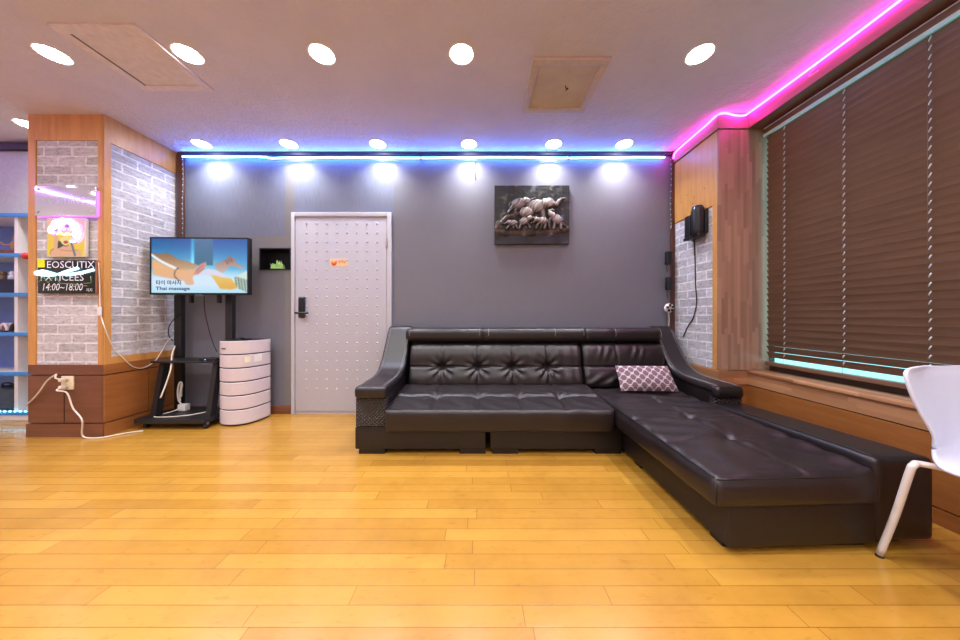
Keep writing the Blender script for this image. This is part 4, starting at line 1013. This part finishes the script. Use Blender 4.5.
obj('bottom_bar', small(MB().rbox(XB-.10, XB-.02, 2.54, 2.79, 1.665, 1.70, .01)), M['black'], wd_)
XC = RX-.012
flex('speaker_cable', [pxX(694,238,XC), pxX(695,262,XC), pxX(695.5,285,XC), pxX(696.5,303,XC), pxX(693,318,XC), pxX(688,326,XC), pxX(683,337,XC)], .0045, M['cable_black'], 'thin black cable hanging down the grey brick from the wall speaker')
for y_, lb in ((258, 'upper of two small black power bricks on the corner strip right of the relief'), (283.5, 'lower of two small black power bricks on the corner strip right of the relief')):
    c = px(669, y_, 2.97); a_ = thing('power_brick', lb, 'power adapter', tuple(c), 'power bricks on the corner strip')
    obj('case', MB().rbox(c.x-.028, c.x+.028, 2.955, 2.994, c.z-.066, c.z+.066, .008), M['black'], a_)
    obj('cord', MB().tube(curve_pts([(c.x-.01,2.975,c.z-.064),(c.x-.02,2.975,c.z-.10),(c.x-.005,2.985,c.z-.14)], 6), .003, 6), M['cable_black'], a_)
c = px(669.5, 308, 2.96)
so = thing('led_controller', 'white and black round plug cluster on the corner strip above the sofa arm', 'plug', tuple(c))
obj('body', MB().lathe([(.030,0),(.044,-.005),(.046,-.02),(.040,-.032),(.0,-.034)], (c.x, 2.985, c.z), 24, 'y', cap=False), M['white_plastic'], so)
for a_ in range(5):
    q = 2*PI*a_/5+.4; obj('plug', MB().rbox(c.x+.028*math.cos(q)-.009, c.x+.028*math.cos(q)+.009, 2.935, 2.958, c.z+.028*math.sin(q)-.012, c.z+.028*math.sin(q)+.012, .003), M['navy'] if a_ % 2 else M['black'], so)
obj('switch', MB().rbox(c.x-.008, c.x+.008, 2.940, 2.953, c.z-.006, c.z+.018, .002), plain('amber_switch', (226,150,84), .4), so)
obj('cord', MB().tube(curve_pts([(c.x,2.975,c.z-.04),(c.x+.006,2.975,c.z-.12),(c.x+.002,2.98,c.z-.2)], 6), .004, 6), M['cable_white'], so)
obj('hanging_wire', MB().tube([(-.045,3.038,2.59),(-.045,3.03,2.40)], .003, 6), M['groove']); tag(bpy.data.objects['hanging_wire'], 'thin dark wire hanging under the blue strip left of the relief', 'wire')
nl = MB()
for y_, z_ in ((2.72,2.10),(2.74,2.05),(2.90,2.12),(2.82,2.16),(2.60,2.13)): nl.lathe([(.005,RX-.0135),(.003,RX-.012)], (0,y_,z_), 8, 'x')
o = struct('trim_19', nl, M['groove'])

# ------------------------------------------------------------------ shelf unit and its contents
sh_ = thing('shelf_unit', 'white open shelving with blue front edges left of the brick pillar', 'shelf', (-4.4, 2.95, 0))
SY = 2.84; SX0, SX1 = -5.35, PX_L-.01; blue = plain('blue_edge', (62,140,214), .4, var=.02)
shz = [1.975, 1.59, 1.21, .83, .45]
backp = [plain('blue_back', (120,148,214), .6, var=.15, scale=3)]
obj('back_panel', MB().box(SX0, SX1, 3.17, 3.19, .08, 1.99), backp, sh_)
for x in (-5.33, -4.485, SX1-.024): obj('upright', MB().rbox(x, x+.035 if x < -4 else x+.024, SY, 3.17, .08, 1.975, .002), M['white_plastic'], sh_)
for z in shz:
    s_ = obj('shelf_board', MB().rbox(SX0, SX1, SY-.002, 3.17, z-.009, z+.009, .002), M['white_plastic'], sh_)
    obj('edge_strip', MB().rbox(SX0, SX1, SY-.012, SY-.002, z-.018, z+.018, .002), blue, s_)
pb = obj('plinth', MB().rbox(SX0, SX1, SY-.005, 3.17, 0, .075, .003), M['white_plastic'], sh_)
obj('edge_strip', MB().rbox(SX0, SX1, SY-.014, SY-.005, .055, .085, .002), blue, pb)
for i in range(26): obj('light', MB().ball((-5.1+i*.05, SY-.016, .092), .007, seg=8, rings=5), M['cyan_led'], pb)
# contents
wood_b = plain('carved_wood', (110,66,34), .5, var=.25, scale=40)
fg = thing('wooden_figurine', 'carved brown wooden boat figurine on the top shelf', 'figurine', (-4.62, 2.93, 1.60))
obj('hull', MB().rbox(-4.78, -4.49, 2.89, 2.97, 1.60, 1.66, .028, n=(6,1,1), warp=lambda p: (p[0], p[1], p[2]+.22*(p[0]+4.63)**2*4*.25)), wood_b, fg)
obj('figure', MB().ball((-4.62,2.93,1.705), .03, .025, .05).ball((-4.615,2.93,1.775), .018).ball((-4.56,2.93,1.69), .03,.025,.035).tube([(-4.60,2.92,1.72),(-4.56,2.91,1.74),(-4.54,2.91,1.70)], .008, 6).tube([(-4.64,2.92,1.72),(-4.69,2.91,1.70),(-4.72,2.91,1.73)], .008, 6), plain('pale_wood', (176,134,84), .5), fg)
bx2 = thing('storage_box', 'dark navy box on the second shelf', 'box', (-4.66, 2.95, 1.22))
obj('carton', MB().rbox(-4.89, -4.51, 2.87, 3.05, 1.2195, 1.34, .006), plain('navy_card', (30,36,58), .6), bx2)
obj('lid', MB().rbox(-4.895, -4.505, 2.865, 3.055, 1.34, 1.362, .004), plain('navy_card_lid', (38,46,70), .6), bx2)
for x, c_, lb in ((-4.64, (216,222,236), 'small silver white ornament with round face on the navy box'), (-4.74, (120,104,84), 'small brown ornament standing left of the silver one on the navy box'), (-4.55, (150,140,120), 'small beige ornament right of the silver one on the navy box')):
    q = thing('ornament', lb, 'ornament', (x, 2.93, 1.362)); mm = plain('ornament_'+str(c_[0]), c_, .35)
    obj('body', MB().lathe([(.022,1.3625),(.030,1.375),(.026,1.40),(.014,1.415)], (x, 2.93, 0), 14), mm, q)
    obj('head', MB().ball((x, 2.93, 1.428), .024), mm, q)
shoe_c = [(126,70,110), (220,206,214), (60,52,66)]
for i, (x, lb) in enumerate(((-4.775,'plum coloured slipper on the middle shelf, left of the white one'),(-4.665,'white strapped slipper on the middle shelf'),(-4.555,'dark slipper on the middle shelf beside the divider'))):
    q = thing('slipper', lb, 'shoe', (x, 2.96, .84)); mm = plain('slipper_fabric', shoe_c[i], .6)
    obj('sole', MB().rbox(x-.042, x+.042, 2.865, 3.10, .8395, .862, .010, n=(2,4,1), warp=lambda p, x=x: (x+(p[0]-x)*(1-.25*math.sin(PI*(p[1]-2.865)/.235*.9)), p[1], p[2])), M['rubber'], q)
    arc = MB()
    for yy in (2.89, 2.91, 2.93, 2.95, 2.97): arc.tube([(x+.038*math.cos(a_), yy, .862+.065*math.sin(a_)) for a_ in np.linspace(0, PI, 12)], .013, 8)
    obj('upper', arc, mm, q)
bg = thing('cloth_bag', 'dark grey slumped cloth bag on the bottom shelf', 'bag', (-4.60, 2.96, .085))
def bag_w(p, n): return (.012*math.sin(p[2]*40+p[1]*9), -.012*math.sin(p[0]*30+p[2]*20), .012*math.sin(p[0]*22))
obj('sack', MB().rbox(-4.84, -4.52, 2.87, 3.08, .082, .30, .07, n=(14,8,8), disp=lambda p, n: tuple(c*min(1, max(0, (p[2]-.1)/.1)) for c in bag_w(p, n))), plain('dark_cloth', (60,68,78), .85), bg)
obj('handle', MB().tube(curve_pts([(-4.72,2.92,.29),(-4.69,2.90,.34),(-4.62,2.90,.345),(-4.58,2.92,.29)], 6), .009, 7), plain('dark_strap', (40,44,50), .8), bg)
wp_ = thing('plastic_bag', 'white crumpled plastic bag on the bottom shelf beside the pillar', 'bag', (-4.08, 2.95, .085))
obj('sack', MB().rbox(-4.36, -3.90, 2.87, 3.06, .082, .30, .06, n=(16,8,8), disp=lambda p, n: tuple(c*1.6*min(1, max(0, (p[2]-.1)/.1)) for c in bag_w(p, n))), plain('white_film', (226,228,234), .35), wp_)
obj('knot', MB().tube(curve_pts([(-4.13,2.96,.29),(-4.15,2.95,.34),(-4.11,2.94,.40),(-4.16,2.94,.43)], 6), [.03]*6+[.022]*6+[.014]*6+[.01], 8), plain('white_film_knot', (226,228,234), .35), wp_)
rb = thing('hook_ball', 'round red knob on the blue shelf edge beside the pillar', 'knob', (-4.30, 2.80, 1.59))
kb = px(26.5, 256, 2.80)
obj('ball', MB().ball((kb.x, kb.y, kb.z), .032), plain('red_plastic', (214,50,52), .35), rb)
obj('stem', MB().tube([(kb.x, kb.y+.025, kb.z), (kb.x, SY-.011, kb.z)], .010, 8), plain('red_stem', (190,44,46), .4), rb)
